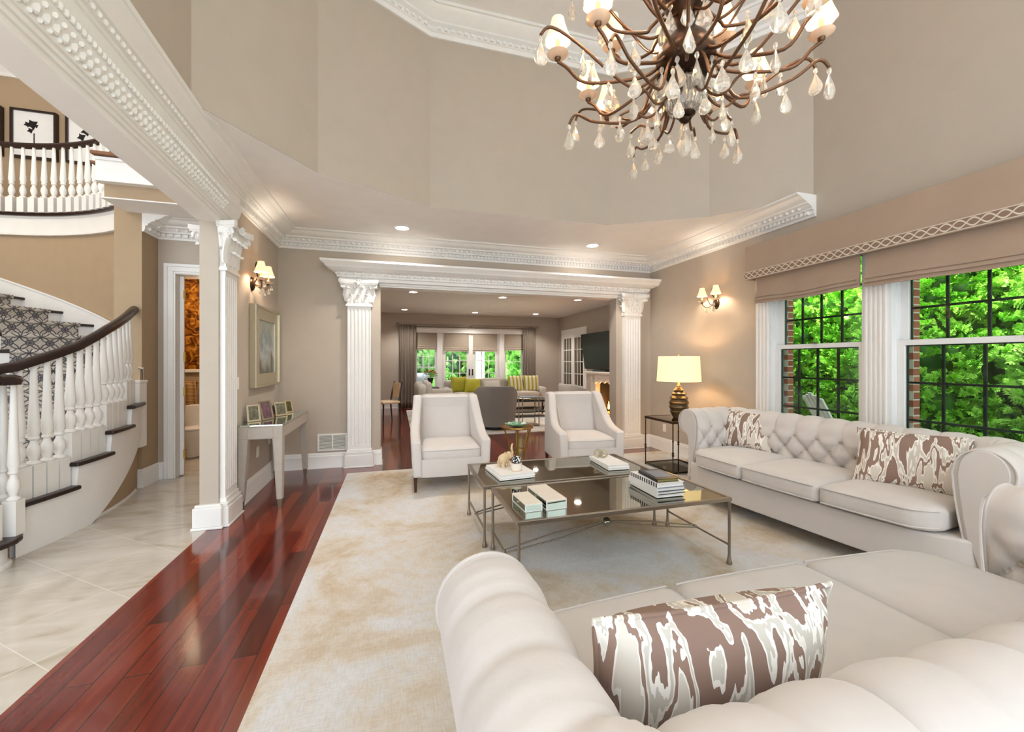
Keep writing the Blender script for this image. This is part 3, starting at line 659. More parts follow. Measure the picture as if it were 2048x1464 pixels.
# towel and toilet
tw = thing('towel_rail', 'towel rail with a striped tan towel beside the toilet in the powder room', 'towel rail', (-3.08,7.5,1.06))
MB().cyl((-.25,0,0),(.3,0,0),.01).cyl((-.22,0,0),(-.22,.1,0),.012).cyl((.27,0,0),(.27,.1,0),.012).build('rail','brass',tw,smooth=40)
tl = MB(); tl.grid(lambda u,v:(-.13+.22*u+.02*v, -.03-.012*sin(14*u)-(.02 if v<.5 else 0)*0, .012-.72*v), 14, 12); tl.grid(lambda u,v:(-.13+.22*u, .02+.004*sin(14*u), .012-.4*v),14,6); tl.grid(lambda u,v:(-.13+.22*u,-.03+.05*v,.012+.012*sin(pi*v)),14,4)
to = tl.build('bath_towel','towel',None,smooth=60,solid=.012,loc=(-3.08,7.5,1.06)); tag(to,'tan and brown striped towel hanging in the powder room','towel')
t = thing('toilet', 'white toilet seen through the open powder room door', 'toilet', (-2.84,7.0,0))
MB().lathe([(.09,0),(.11,.02),(.1,.14),(.13,.26),(.2,.36),(.21,.40),(.2,.41)], n=28, sy=1.25).build('bowl','porcelain',t,smooth=50)
MB().lathe([(.205,.41),(.215,.42),(.215,.435),(.2,.445),(.01,.45)], n=28, sy=1.25).build('lid','porcelain',t,smooth=50)
MB().rbox((0,.3,.57),(.4,.18,.34),.03).build('tank','porcelain',t,smooth=50)
# ---------------------------------------------------------------- curved staircase
RISE = .19
def ang(n):                            # angle of the n-th riser (degrees); steps widen past the pier
    return -21+8.1*(n-1) if n <= 6 else 19.5+10.3*(n-6)
def pol(r, a, z=0): return (CX+r*cos(radians(a)), CY+r*sin(radians(a)), z)
st = thing('staircase', 'curved staircase with patterned runner, dark treads and white turned balusters', 'staircase', (0,0,0))
NS = 17
run_v = []; run_f = []; run_uv = []; vv = 0
risers = MB()
for n in range(1, NS+1):
    a0, a1 = ang(n), ang(n+1); z = RISE*n; ro = 2.93 if n < 6 else 2.89; k = 6
    # tread with a 3 cm nosing
    t = MB(); A = [a0-.65+(a1-a0+.65)*i/k for i in range(k+1)]
    if n == 1: # bullnose starting step
        poly = [pol(1.7,a1)[:2]] + [pol(1.7,a0-.65)[:2]] + [pol(2.75,a0-.65)[:2]]
        c0 = Vector(pol(2.86,(a0+a1)/2-1.2)[:2])
        for i in range(13): q = radians(-112+(210*i/12)); poly.append((c0.x+.22*cos(q+radians(a0)), c0.y+.22*sin(q+radians(a0))))
    else: poly = [pol(ro,a)[:2] for a in A] + [pol(1.7,a)[:2] for a in A[::-1]]
    t.prism(poly, z-.035, z, 'z'); t.build('tread', 'darkwood', st, bevel=.012)
    rr = 2.88 if n > 1 else 2.7
    risers.prism([pol(1.72,a0)[:2], pol(rr,a0)[:2], pol(rr,a0+.5)[:2], pol(1.72,a0+.5)[:2]], z-RISE, z-.035, 'z')
    # runner: riser strip then tread strip
    def strip(P0, P1, dv):
        global vv
        b0 = len(run_v); run_v.extend([P0[0],P0[1],P1[1],P1[0]]); run_f.append((b0,b0+1,b0+2,b0+3)); run_uv.extend([(1.88,vv),(2.72,vv),(2.72,vv+dv),(1.88,vv+dv)]); vv += dv
    e = .9
    strip((pol(1.88,a0-.1,z-RISE+.006),pol(2.72,a0-.1,z-RISE+.006)), (pol(1.88,a0-.1,z-.05),pol(2.72,a0-.1,z-.05)), .14)
    strip((pol(1.88,a0-.1,z-.05),pol(2.72,a0-.1,z-.05)), (pol(1.88,a0-e,z-.03),pol(2.72,a0-e,z-.03)), .03)
    strip((pol(1.88,a0-e,z-.03),pol(2.72,a0-e,z-.03)), (pol(1.88,a0-e+.1,z+.008),pol(2.72,a0-e+.1,z+.008)), .04)
    for i in range(4):
        b0_, b1_ = a0-e+.1+(a1-.1-(a0-e+.1))*i/4, a0-e+.1+(a1-.1-(a0-e+.1))*(i+1)/4
        strip((pol(1.88,b0_,z+.008),pol(2.72,b0_,z+.008)), (pol(1.88,b1_,z+.008),pol(2.72,b1_,z+.008)), (a1-a0)/4*radians(1)*2.4)
risers.build('riser', 'white', st)
me = D.meshes.new('runner'); me.from_pydata(run_v, [], run_f); ul = me.uv_layers.new(name='UVMap')
for i, q in enumerate(run_uv): ul.data[i].uv = q
me.materials.append(M['runner']); ro_ = D.objects.new('carpet_runner', me); COL.objects.link(ro_); ro_.parent = st
# starting-step drum
MB().lathe([(.17,0),(.17,.02),(.15,.03),(.15,.155)], pol(2.86,(ang(1)+ang(2))/2-1.2), 28).build('starting_step_base', 'white', st, smooth=40)
# white outer face under the open steps: full height at the foot, cut on a rising curve near the pier
sp = MB(); top = []; bot = []
def ztop(a):
    for n in range(1, 9):
        if ang(n) <= a < ang(n+1): return RISE*n-.035
    return RISE-.035
def zbot(a):
    t = (a+2)/24; return 0 if t <= 0 else min(.72, .70*t**1.15)
A = [-14+i*.5 for i in range(71)]; vs = []; fs = []
for a in A:
    for r in (2.895, 2.855): vs += [pol(r,a,zbot(a)), pol(r,a,ztop(a+1e-3))]
for i in range(len(A)-1):
    b0 = i*4
    fs += [(b0,b0+4,b0+5,b0+1),(b0+2,b0+3,b0+7,b0+6),(b0,b0+2,b0+6,b0+4),(b0+1,b0+5,b0+7,b0+3)]
sp.add(vs, fs); sp.build('outer_stringer', 'white', st)
vs = []; fs = []; A = [-3+i for i in range(26)]
for a in A:
    for r in (2.85, 2.80): vs += [pol(r,a,0), pol(r,a,zbot(a)+.04)]
for i in range(len(A)-1):
    b0_ = i*4; fs += [(b0_,b0_+4,b0_+5,b0_+1),(b0_+2,b0_+3,b0_+7,b0_+6),(b0_,b0_+2,b0_+6,b0_+4),(b0_+1,b0_+5,b0_+7,b0_+3)]
wq = MB(); wq.add(vs, fs); struct('wall_stair', wq, 'wallf')
# white skirt board climbing the round wall beside the closed steps
vs = []; fs = []; A = [20+i*2 for i in range(61)]
def zs(a):
    n = 6+(a-19.5)/10.3; return RISE*n
for a in A:
    for r in (2.898, 2.875): vs += [pol(r,a,max(0,zs(a)-.35)), pol(r,a,zs(a)+.16)]
    vs += [pol(2.86,a,zs(a)+.15), pol(2.86,a,zs(a)+.175)]
for i in range(len(A)-1):
    b0 = i*6; c0 = b0+6
    fs += [(b0+2,b0+3,c0+3,c0+2),(b0+3,b0+4,c0+4,c0+3),(b0+4,b0+5,c0+5,c0+4),(b0+5,b0+1,c0+1,c0+5),(b0,c0,c0+1,b0+1),(b0,b0+2,c0+2,c0)]
MB_ = MB(); MB_.add(vs, fs); MB_.build('skirt_board', 'white', st)
MB().box(-2.76,-2.655,5.34,5.475,.46,1.16).box(-2.77,-2.645,5.33,5.475,1.16,1.19).build('wall_newel', 'white', st, bevel=.006)
def baluster(h, w=.085, blk=.24):
    m = MB().box(-w/2,w/2,-w/2,w/2,0,blk)
    m.lathe([(w*.42,blk),(w*.5,blk+.008),(w*.42,blk+.02),(w*.25,blk+.03),(w*.3,blk+.045),(w*.44,blk+.09),(w*.4,blk+.13),(w*.24,blk+.165),(w*.22,blk+.18),(w*.36,blk+.19),(w*.36,blk+.2),(w*.3,blk+.21),(w*.42,blk+.25),(w*.36,blk+.34),(w*.26,h*.8),(w*.2,h)], n=12)
    return m
RAIL = [(-24,1.27),(-21,1.27),(-13,1.34),(-3,1.505),(5,1.68),(12,1.81),(17,1.90),(21,1.955),(22.3,1.96)]
def zrail(a):
    for (a0,z0),(a1,z1) in zip(RAIL[:-1],RAIL[1:]):
        if a0 <= a <= a1: return z0+(z1-z0)*(a-a0)/(a1-a0)
    return RAIL[-1][1]
for n in range(1, 6):
    a0, a1 = ang(n), ang(n+1)
    for i in range(4 if n < 5 else 3):
        a = a0+(a1-a0)*(i+.35)/4; z = RISE*n
        if n == 1 and i < 2: continue
        p = pol(2.82, a, z)
        baluster(zrail(a)-z-.02, .088 if n < 5 else .075).build('baluster', 'white', st, smooth=40, loc=p, rot=(0,0,radians(a)))
# volute cluster of balusters on the starting step
vc = Vector(pol(2.86,-16.4))
for k in range(5):
    q = radians(72*k+20); baluster(1.06, .075).build('baluster', 'white', st, smooth=40, loc=(vc.x+.11*cos(q), vc.y+.11*sin(q), RISE))
HR = [(-.033,-.035),(-.04,-.005),(-.03,.022),(0,.034),(.03,.022),(.04,-.005),(.033,-.035)]
def rail(path, name, parent):
    m = MB(); P = [Vector(p) for p in path]; vs = []; fs = []; k = len(P); h = len(HR)
    for i, p in enumerate(P):
        d = (P[min(i+1,k-1)]-P[max(i-1,0)]); d.z = 0; d.normalize(); x = Vector((d.y,-d.x,0))
        for a, b in HR: vs.append(p+x*a+Vector((0,0,b)))
    for i in range(k-1):
        for j in range(h): fs.append((i*h+j,i*h+(j+1)%h,(i+1)*h+(j+1)%h,(i+1)*h+j))
    fs += [tuple(range(h)), tuple((k-1)*h+j for j in range(h-1,-1,-1))]
    m.add(vs, fs); return m.build(name, 'darkwood', parent, smooth=50)
pth = [pol(2.82, a, zrail(a)+.02) for a in [-17+i for i in range(40)]]
vol = [(vc.x+(.05+.08*i/14)*cos(radians(-60-i*24)), vc.y+(.05+.08*i/14)*sin(radians(-60-i*24)), RISE+1.08) for i in range(15)]
rail(spline(pth, 2), 'handrail', st); rail(vol, 'handrail_volute', st)
MB().lathe([(.01,-.03),(.14,-.03),(.155,-.01),(.15,.015),(.12,.03),(.01,.034)], (vc.x, vc.y, RISE+1.08), 28).build('volute_cap', 'darkwood', st, smooth=40)
# ---------------------------------------------------------------- balcony balustrade
bl = thing('balcony_railing', 'curved upper balcony railing with dark handrail and white balusters', 'railing', (0,0,0))
b0 = None
for i in range(26):
    a = 44.5+2.75*i; p = pol(2.83, a, 3.44)
    if b0 is None: b0 = baluster(.91, .082, .2).build('baluster', 'white', bl, smooth=40, loc=p, rot=(0,0,radians(a)))
    else: c = b0.copy(); COL.objects.link(c); c.location = p; c.rotation_euler = (0,0,radians(a))
rail([pol(2.83, 43+i*1.5, 4.37+(.0 if i else .0)) for i in range(56)], 'handrail', bl)
# pictures on the upstairs wall
def art(x0, x1, lab, seed):
    f = thing('framed_print', lab, 'picture', ((x0+x1)/2, 8.46, 5.06), 0, 'botanical prints upstairs')
    w = (x1-x0)/2; h = .39; rnd = random.Random(seed)
    m = MB()
    for (a,b_,c_,d_) in ((-w,w,-h,-h+.03),(-w,w,h-.03,h),(-w,-w+.03,-h,h),(w-.03,w,-h,h)): m.box(a,b_,-.03,.04,c_,d_)
    m.build('frame', 'darkwood', f); MB().box(-w+.03,w-.03,-.002,.03,-h+.03,h-.03).build('mat_board', 'bookwhite', f)
    s = MB(); s.box(-.006,.006,-.008,-.003,-.36,.02)
    for k in range(4):
        cx, cz, r = rnd.uniform(-.09,.09), rnd.uniform(-.08,.2), rnd.uniform(.03,.07)
        if k == 0: cx, cz, r = -.02, .16, .085
        n = 9; s.prism([(cx+r*(1 if j%2 else .5)*cos(2*pi*j/n), cz+r*(1 if j%2 else .6)*sin(2*pi*j/n)) for j in range(n)], -.008-.001*k, -.003, 'y')
    s.build('flower_silhouette', 'black', f)
art(-5.90,-5.32,'black flower print in a dark frame, second from left upstairs',1)
art(-5.20,-4.62,'flower print partly hidden by the beam above the balcony rail',5)
art(-6.70,-6.01,'print cut by the left edge of the photo above the balcony',9)
# ================================================================ WINDOWS OF THE LIVING ROOM
def dh_window(nm, a, b, ncol, casl, casr):
    z0, z1 = WZ; zm = 1.545
    f = MB()                                           # jamb liner, frame and stool
    f.box(XR-.01, 4.2, b-.035, b, z0, z1).box(XR-.01, 4.2, a, a+.035, z0, z1).box(XR-.01, 4.2, a, b, z1-.035, z1).box(XR-.05, 4.2, a-.03, b+.03, z0-.03, z0+.01)
    for x in (4.075, 4.125): f.box(x-.004, x+.004, b-.045, b-.033, z0, z1).box(x-.004, x+.004, a+.033, a+.045, z0, z1)
    o = struct(f'window_{nm}', f, 'vinyl', bevel=.003)
    for lo, hi, x in ((zm-.02, z1-.035, 4.14), (z0+.01, zm+.03, 4.09)):
        s = MB(); y0, y1 = a+.045, b-.045; st_ = .05
        s.box(x-.02,x+.02,y1-st_,y1,lo,hi).box(x-.02,x+.02,y0,y0+st_,lo,hi).box(x-.02,x+.02,y0,y1,lo,lo+.045).box(x-.02,x+.02,y0,y1,hi-.045,hi)
        so = s.build('sash', 'vinyl', o, bevel=.004)
        g0, g1, h0, h1 = y0+st_, y1-st_, lo+.045, hi-.045
        MB().box(x-.003,x+.003,g0,g1,h0,h1).build('pane', 'glass', so)
        mu = MB()
        for i in range(ncol+1):
            y = g0+(g1-g0)*i/ncol; mu.box(x+.006,x+.02,y-.009,y+.009,h0,h1)
        for i in range(4):
            z = h0+(h1-h0)*i/3; mu.box(x+.006,x+.02,g0,g1,z-.009,z+.009)
        mu.build('muntin_grid', 'muntin', so)
    lk = MB(); lk.box(4.03,4.075,(a+b)/2-.02,(a+b)/2+.02,zm+.03,zm+.045).build('sash_lock','pewter',o)
    return o
dh_window(1, *W1, 4, 0, 0); dh_window(2, *W2, 6, 0, 0)
def flutecas(y0, y1, z0, z1, n=4):
    m = MB(); w = y1-y0; pts = [(XR, y0), (XR-.03, y0)]
    fw = w/(n*1.6+.6); y = y0+fw*.6
    for i in range(n):
        for k in range(6): q = pi*k/5; pts.append((XR-.03+sin(q)*.014, y+fw/2-cos(q)*fw/2))
        y += fw*1.6
    pts += [(XR-.03, y1), (XR, y1)]; m.prism(pts, z0, z1, 'z'); return m
c1 = flutecas(3.58, 3.73, .2, 2.6, 3); struct('trim_20', c1, 'white', smooth=35)
struct('trim_21', flutecas(2.44, 2.60, .2, 2.6, 4), 'white', smooth=35)
struct('trim_22', flutecas(.69, .85, .2, 2.6, 4), 'white', smooth=35)
struct('trim_23', MB().box(3.94,XR,.66,3.76,.50,.55).box(3.98,XR,.69,3.73,.42,.50), 'white', bevel=.006)
# brick outside face and reveals
bk = MB()
bk.box(4.2,4.28,3.50,5.9,-.3,4).box(4.2,4.28,2.36,2.68,-.3,4).box(4.2,4.28,-1.6,.93,-.3,4)
for q0,q1 in ((2.68,3.50),(.93,2.36)): bk.box(4.2,4.28,q0,q1,-.3,.58).box(4.2,4.28,q0,q1,2.44,4)
struct('wall_exterior', bk, 'brick')
# cornice board, trim tape and Roman shades
va = thing('window_valance', 'long taupe linen valance with braided trim above both windows', 'valance', (0,0,0))
MB().box(3.88,3.90,.3,3.76,2.33,2.71).box(3.88,4.03,3.74,3.76,2.33,2.71).build('face_board','tweed',va)
t_ = MB().box(3.871,3.879,.3,3.765,2.335,2.415).box(3.871,4.03,3.761,3.768,2.335,2.415); t_.build('braided_trim','braid',va)
def roman(nm, y0, y1, zb, lab):
    o = thing('roman_shade', lab, 'window shade', (3.955,0,0), 0, 'taupe shades of the side windows'); m = MB()
    prof = [(.0,2.5),(.0,zb+.17),(-.004,zb+.13),(-.02,zb+.085),(-.03,zb+.07),(-.018,zb+.075),(-.028,zb+.05),(-.036,zb+.035),(-.02,zb+.04),(-.022,zb+.012),(-.03,zb),(.012,zb+.004),(.014,zb+.1),(.014,2.5)]
    n = 24; vs = []; fs = []; k = len(prof)
    for i in range(n+1):
        t = i/n; y = y0+(y1-y0)*t; sag = -.012*sin(pi*t)+.004*sin(9*t)
        for x, z in prof: vs.append((x+.003*sin(7*t*pi)*(1 if z < zb+.15 else 0), y, z+(sag if z < zb+.2 else 0)))
    for i in range(n):
        for j in range(k): fs.append((i*k+j,i*k+(j+1)%k,(i+1)*k+(j+1)%k,(i+1)*k+j))
    fs += [tuple(range(k)), tuple(n*k+j for j in range(k-1,-1,-1))]
    m.add(vs, fs); m.build('shade_cloth','tweed',o,smooth=35)
    MB().box(-.012,.03,y0+.01,y1-.01,2.5,2.55).build('head_rail','vinyl',o)
roman(1, 2.61, 3.68, 2.05, 'taupe Roman shade over the narrower window nearer the lamp')
roman(2, .7, 2.56, 2.045, 'wide taupe Roman shade over the window at the right edge')

# ================================================================ DOWNLIGHTS
def can(x, y, z, e, lab, grp):
    o = thing('recessed_light', lab, 'ceiling light', (x,y,z), 0, grp)
    MB().lathe([(.075,.001),(.098,.001),(.098,-.004),(.078,-.004)], n=28, cap=False).build('trim_ring','white',o,smooth=40)
    MB().lathe([(.001,-.003),(.076,-.003),(.076,.0),(.001,.0)], n=24).build('lens','lens',o)
    lamp('downlight', 'SPOT', (0,0,-.02), e, (1,.95,.89), .06, o, spot_size=radians(130), spot_blend=.6)
can(.085,5.22,3.048,34,'recessed light left of centre in the white ceiling before the opening','recessed lights of the living room')
can(2.71,5.26,3.048,34,'recessed light right of centre in the white ceiling before the opening','recessed lights of the living room')
FR = [(.36,8.6,'front left'),(2.31,8.79,'front middle'),(4.09,8.67,'front right'),(.25,11.58,'rear left'),(2.25,11.73,'rear middle'),(4.08,11.6,'rear right')]
for x, y, l in FR: can(x, y, 2.819, 44, f'{l} of six recessed lights in the family room ceiling', 'recessed lights of the family room')

# ================================================================ LIGHT FITTINGS WITH CRYSTALS
def drop(L_=.06, w=.017):
    m = MB().lathe([(.001,0),(.004,-.004),(.005,-.010),(.002,-.016)], n=6)
    m.lathe([(.0012,-.016),(w*.35,-.016-L_*.2),(w*.8,-.016-L_*.5),(w,-.016-L_*.72),(w*.7,-.016-L_*.9),(.001,-.016-L_)], n=8, sy=.6)
    return m
def shade_mesh(r0, r1, h, rib=8):
    m = MB(); n = 32; vs = []; fs = []; k = 7
    for s in (0, 1):
        for j in range(k+1):
            t = j/k; r = (r0+(r1-r0)*(t**1.25)) - s*.002
            for i in range(n):
                a = 2*pi*i/n; q = 1+.012*cos(rib*a)+(.05*t*t*abs(cos(rib*a/2))-.02*t)
                vs.append((r*q*cos(a), r*q*sin(a), h*(1-t)))
    B = (k+1)*n
    for j in range(k):
        for i in range(n):
            a = j*n+i; b = j*n+(i+1)%n; fs += [(a,b,b+n,a+n),(B+a,B+a+n,B+b+n,B+b)]
    for i in range(n): a = k*n+i; b = k*n+(i+1)%n; fs += [(a,b,B+b,B+a)]; a = i; b = (i+1)%n; fs.append((a,B+a,B+b,b))
    m.add(vs, fs); return m
proto = {}
def part(key, mb, m, parent, loc, smooth=40, name=None, rot=None, sc=None):
    # first use builds the mesh; later parts share it
    if key not in proto:
        o = mb().build(name or key, m, parent, smooth=smooth, loc=loc); proto[key] = o
    else:
        o = proto[key].copy(); COL.objects.link(o); o.parent = parent; o.location = loc
    if rot: o.rotation_euler = rot
    if sc: o.scale = sc
    return o
def candle(parent, p, k=1.0, light=None):
    x, y, z = p
    d = part('bobeche', lambda: MB().lathe([(.008,-.012),(.03,-.006),(.05,.006),(.052,.009),(.03,0),(.008,-.002)], n=24), 'dishc', parent, (x,y,z))
    part('candle_cup', lambda: MB().lathe([(.004,-.03),(.014,-.022),(.016,-.012),(.008,-.004),(.018,.004),(.02,.02),(.012,.028)], n=14), 'bronze2', parent, (x,y,z))
    c = part('candle_sleeve', lambda: MB().lathe([(.011,.02),(.011,.075),(.006,.08)], n=12), 'candle', parent, (x,y,z))
    part('bulb', lambda: MB().lathe([(.006,.078),(.013,.092),(.012,.108),(.005,.128),(.001,.135)], n=12), 'bulb', parent, (x,y,z))
    part('lamp_shade', lambda: shade_mesh(.030,.062,.11), 'cshade', parent, (x,y,z+.068))
    if light: lamp('candle_light', 'POINT', (x,y,z+.105), light, (1,.84,.66), .02, parent)
ch = thing('chandelier', 'large bronze chandelier with candle shades and hanging crystal drops', 'chandelier', (1.40,1.72,2.60))
# local z = 0 at the bottom finial
MB().lathe([(.001,-.01),(.02,.0),(.028,.012),(.015,.02),(.04,.028),(.045,.036),(.02,.045),(.012,.05)], n=20).build('finial','bronze',ch,smooth=45)
cb = MB(); n=16; prof=[(.02,.045),(.065,.06),(.092,.095),(.098,.13),(.09,.165),(.06,.195),(.03,.205)]
for r,z in [(0,0)]:
    vs=[];fs=[]
    for j,(r_,z_) in enumerate(prof):
        for i in range(n*2):
            a=pi*i/n; q=1+.06*(1 if i%2 else -1); vs.append((r_*q*cos(a),r_*q*sin(a),z_))
    for j in range(len(prof)-1):
        for i in range(n*2): a=j*2*n+i; b=j*2*n+(i+1)%(2*n); fs.append((a,b,b+2*n,a+2*n))
    fs += [tuple(range(2*n-1,-1,-1)), tuple((len(prof)-1)*2*n+i for i in range(2*n))]
    cb.add(vs,fs)
cb.build('crystal_ball','crystal',ch)
MB().lathe([(.03,.20),(.06,.215),(.11,.235),(.135,.27),(.13,.32),(.10,.37),(.07,.41),(.05,.46),(.055,.50),(.08,.53),(.10,.57),(.09,.61),(.05,.64),(.03,.70),(.03,.82),(.05,.85),(.09,.88),(.10,.92),(.05,.96),(.025,1.0),(.02,1.25),(.012,1.3),(.012,2.50)], n=32).build('centre_column','bronze',ch,smooth=45)
CRY = [0]
def cry(p, k=1.0, key='crystal_drop'):
    if CRY[0] >= 98: return
    CRY[0] += 1; part('crystal_drop', drop, 'crystal', ch, p, None, rot=(0,0,random.uniform(0,3)), sc=(k*2.0,k*2.0,k*1.7))
def arm(a, pts, r=.008, nm='arm'):
    P = [(q*cos(a), q*sin(a), z) for q, z in pts]
    MB().tube(spline(P, 5), r, 7).build(nm, 'bronze2', ch, smooth=60)
rnd = random.Random(4)
def light_arm(a, R, z, z0, e):
    zz = z
    arm(a, [(.10,z0),(.16,z0-.06),(R*.45,z0-.09+(z-z0)*.1),(R*.78,zz-.14),(R*.93,zz-.06),(R,zz-.03)])
    candle(ch, (R*cos(a), R*sin(a), zz), 1, e)
for i in range(12): light_arm(2*pi*i/12+.14, .60 if i % 2 else .50, .36 if i % 2 else .31, .30, 3.4)
for i in range(8): light_arm(2*pi*i/8+.4, .42, .60, .52, 3.0)
for i in range(4): light_arm(2*pi*i/4+.2, .24, .80, .75, 3.0)
ch.scale = (1.06,1.06,1.06)
# outer branches that end in a hooked tip with a crystal
for i in range(12):
    a = 2*pi*i/12+.39; R = .70 if i % 2 else .56; zt = .34 if i % 2 else .12
    arm(a, [(.09,.28),(.15,.20),(R*.4,.06 if zt < .2 else .14),(R*.75,zt-.03),(R*.93,zt+.03),(R,zt-.01)], .007)
    cry((R*cos(a), R*sin(a), zt-.012), 1.05); cry((R*.72*cos(a), R*.72*sin(a), zt-.055), .9)
for i in range(10):
    a = 2*pi*i/10+.1; R = .30; arm(a, [(.05,.24),(.10,.10),(.17,.045),(.24,.09),(R,.075)], .006)
    cry((R*cos(a), R*sin(a), .072), 1.0); cry((.17*cos(a), .17*sin(a), .04), .85)
for i in range(8):
    a = 2*pi*i/8+.1; R = .5; arm(a, [(.05,.50),(.14,.44),(.26,.52),(.40,.72),(R,.84),(R+.05,.80)], .007)
    cry(((R+.05)*cos(a), (R+.05)*sin(a), .795), 1.05)
for i in range(10): a = 2*pi*i/10; cry((.13*cos(a), .13*sin(a), .235), 1.15)
for i in range(8): a = 2*pi*i/8+.2; cry((.10*cos(a), .10*sin(a), .52), 1.15)
for i in range(10): a = 2*pi*i/10+.3; cry((.36*cos(a), .36*sin(a), .20+.03*(i%2)), 1)
for i in range(10): a = 2*pi*i/10; cry((.44*cos(a), .44*sin(a), .40), 1)
part('crystal_drop', drop, 'crystal', ch, (0,0,-.012), None, sc=(2.3,2.3,2.0))
def sconce(loc, rz, lab, e=5):
    # local: wall plane at y=0, fitting projects toward -y
    o = thing('wall_sconce', lab, 'wall lamp', loc, rz, 'crystal wall sconces')
    MB().lathe([(.001,-.03),(.03,-.028),(.05,-.015),(.055,0)], n=28, mtx=Matrix.Rotation(pi/2,4,'X')@Matrix.Scale(1.35,4,Vector((0,1,0)))@Matrix.Scale(-1,4,Vector((0,0,1)))).build('backplate','bronze',o,smooth=50)
    for s in (-1, 1):
        P = spline([(0,-.02,0),(s*.02,-.07,-.035),(s*.06,-.10,-.05),(s*.10,-.12,-.02),(s*.12,-.12,.015)], 6)
        MB().tube(P, .0055, 7).build('arm','bronze2',o,smooth=60)
        candle(o, (s*.12,-.12,.035), 1, e)
        for x, y, z in ((s*.12,-.15,.012),(s*.06,-.10,-.055),(s*.10,-.13,-.03)):
            part('crystal_drop', drop, 'crystal', o, (x,y,z), None, sc=(1.1,1.1,.8))
        # leaf-like scroll rising behind the shades
    P = spline([(0,-.03,.02),(.01,-.05,.08),(-.03,-.05,.13),(-.02,-.045,.2),(.03,-.04,.235),(.06,-.04,.20),(.035,-.045,.17)], 6)
    MB().tube(P, .006, 7).build('scroll','bronze',o,smooth=60)
    MB().tube(spline([(0,-.03,0),(0,-.09,-.02),(.0,-.13,.03),(0,-.15,.07)],6), .005, 7).build('scroll','bronze2',o,smooth=60)
    part('crystal_drop', drop, 'crystal', o, (0,-.10,-.03), None, sc=(1.1,1.1,.8))
    return o
sconce((XL,4.80,2.20), pi/2, 'crystal wall sconce above the abstract painting on the left wall')
sconce((XR,4.36,2.15), -pi/2, 'crystal wall sconce between the opening and the windows')

# ================================================================ LEFT WALL: PAINTING, CONSOLE, SWITCHES
pt = thing('abstract_painting', 'misty grey seascape painting in a champagne frame above the console', 'painting', (XL,5.17,1.555))
fr = MB()
for y0,y1,z0,z1 in ((-.45,-.29,-.435,.435),(.29,.45,-.435,.435),(-.29,.29,.29,.435),(-.29,.29,-.435,-.29)): fr.box(0,.05,y0,y1,z0,z1)
for y0,y1,z0,z1 in ((-.45,-.425,-.435,.435),(.425,.45,-.435,.435),(-.425,.425,.41,.435),(-.425,.425,-.435,-.41)): fr.box(0,.065,y0,y1,z0,z1)
fr.build('frame','silver',pt,bevel=.004); MB().box(0,.035,-.29,.29,-.29,.29).build('canvas','paint',pt)
M['linen'] = mat('pewter_leather', '#B3A89C', .5, vary=(20,.06))
cn = thing('console_table', 'grey nailhead console table with a mirrored top against left wall', 'console table', (-1.215,4.90,0))
TW, TL, TH = .37, 1.17, .80
tb = MB().box(-TW/2,TW/2,-TL/2,TL/2,.665,.785); tb.build('apron','linen',cn,bevel=.004)
MB().box(-TW/2-.004,TW/2+.004,-TL/2-.004,TL/2+.004,.786,.80).build('mirrored_top','mirror2',cn,bevel=.002)
for sx in (-1,1):
    for sy in (-1,1):
        m = MB(); x0, y0 = sx*(TW/2+.001), sy*(TL/2+.001); vs = []
        for z, w_ in ((.785,.085),(.665,.085),(.09,.05)):
            for a, b_ in ((0,0),(1,0),(1,1),(0,1)): vs.append((x0-sx*w_*a+(sx*.0), y0-sy*w_*b_, z))
        m.add(vs, [(0,1,2,3),(0,4,5,1),(1,5,6,2),(2,6,7,3),(3,7,4,0),(4,8,9,5),(5,9,10,6),(6,10,11,7),(7,11,8,4),(11,10,9,8)])
        lg = m.build('leg','linen',cn,bevel=.002)
        f = MB(); vs = [(x0-sx*(.004), y0-sy*.004, .09),(x0-sx*.046, y0-sy*.004,.09),(x0-sx*.046,y0-sy*.046,.09),(x0-sx*.004,y0-sy*.046,.09),
                        (x0-sx*.012, y0-sy*.012, 0),(x0-sx*.038, y0-sy*.012,0),(x0-sx*.038,y0-sy*.038,0),(x0-sx*.012,y0-sy*.038,0)]
        f.add(vs, [(0,1,2,3),(7,6,5,4),(0,4,5,1),(1,5,6,2),(2,6,7,3),(3,7,4,0)]); f.build('ferrule','hook',lg)
        nl = MB()
        for i in range(34):
            z = .10+.68*i/34; w_ = .05+(.035*min(1,(z-.09)/.575))
            for q in (.006, w_-.006):
                nl.ball((x0-sx*q, y0+sy*.001, z), .0045, 5, 3); nl.ball((x0+sx*.001, y0-sy*q, z), .0045, 5, 3)
        nl.build('nailheads','silver',lg)
nl = MB()
for i in range(60): y = -TL/2+.02+(TL-.04)*i/59; nl.ball((TW/2+.001,y,.672),.004,5,3); nl.ball((TW/2+.001,y,.778),.004,5,3)
for i in range(20): x = -TW/2+.02+(TW-.04)*i/19; nl.ball((x,-TL/2-.001,.672),.004,5,3); nl.ball((x,-TL/2-.001,.778),.004,5,3)
nl.build('nailheads','silver',cn)
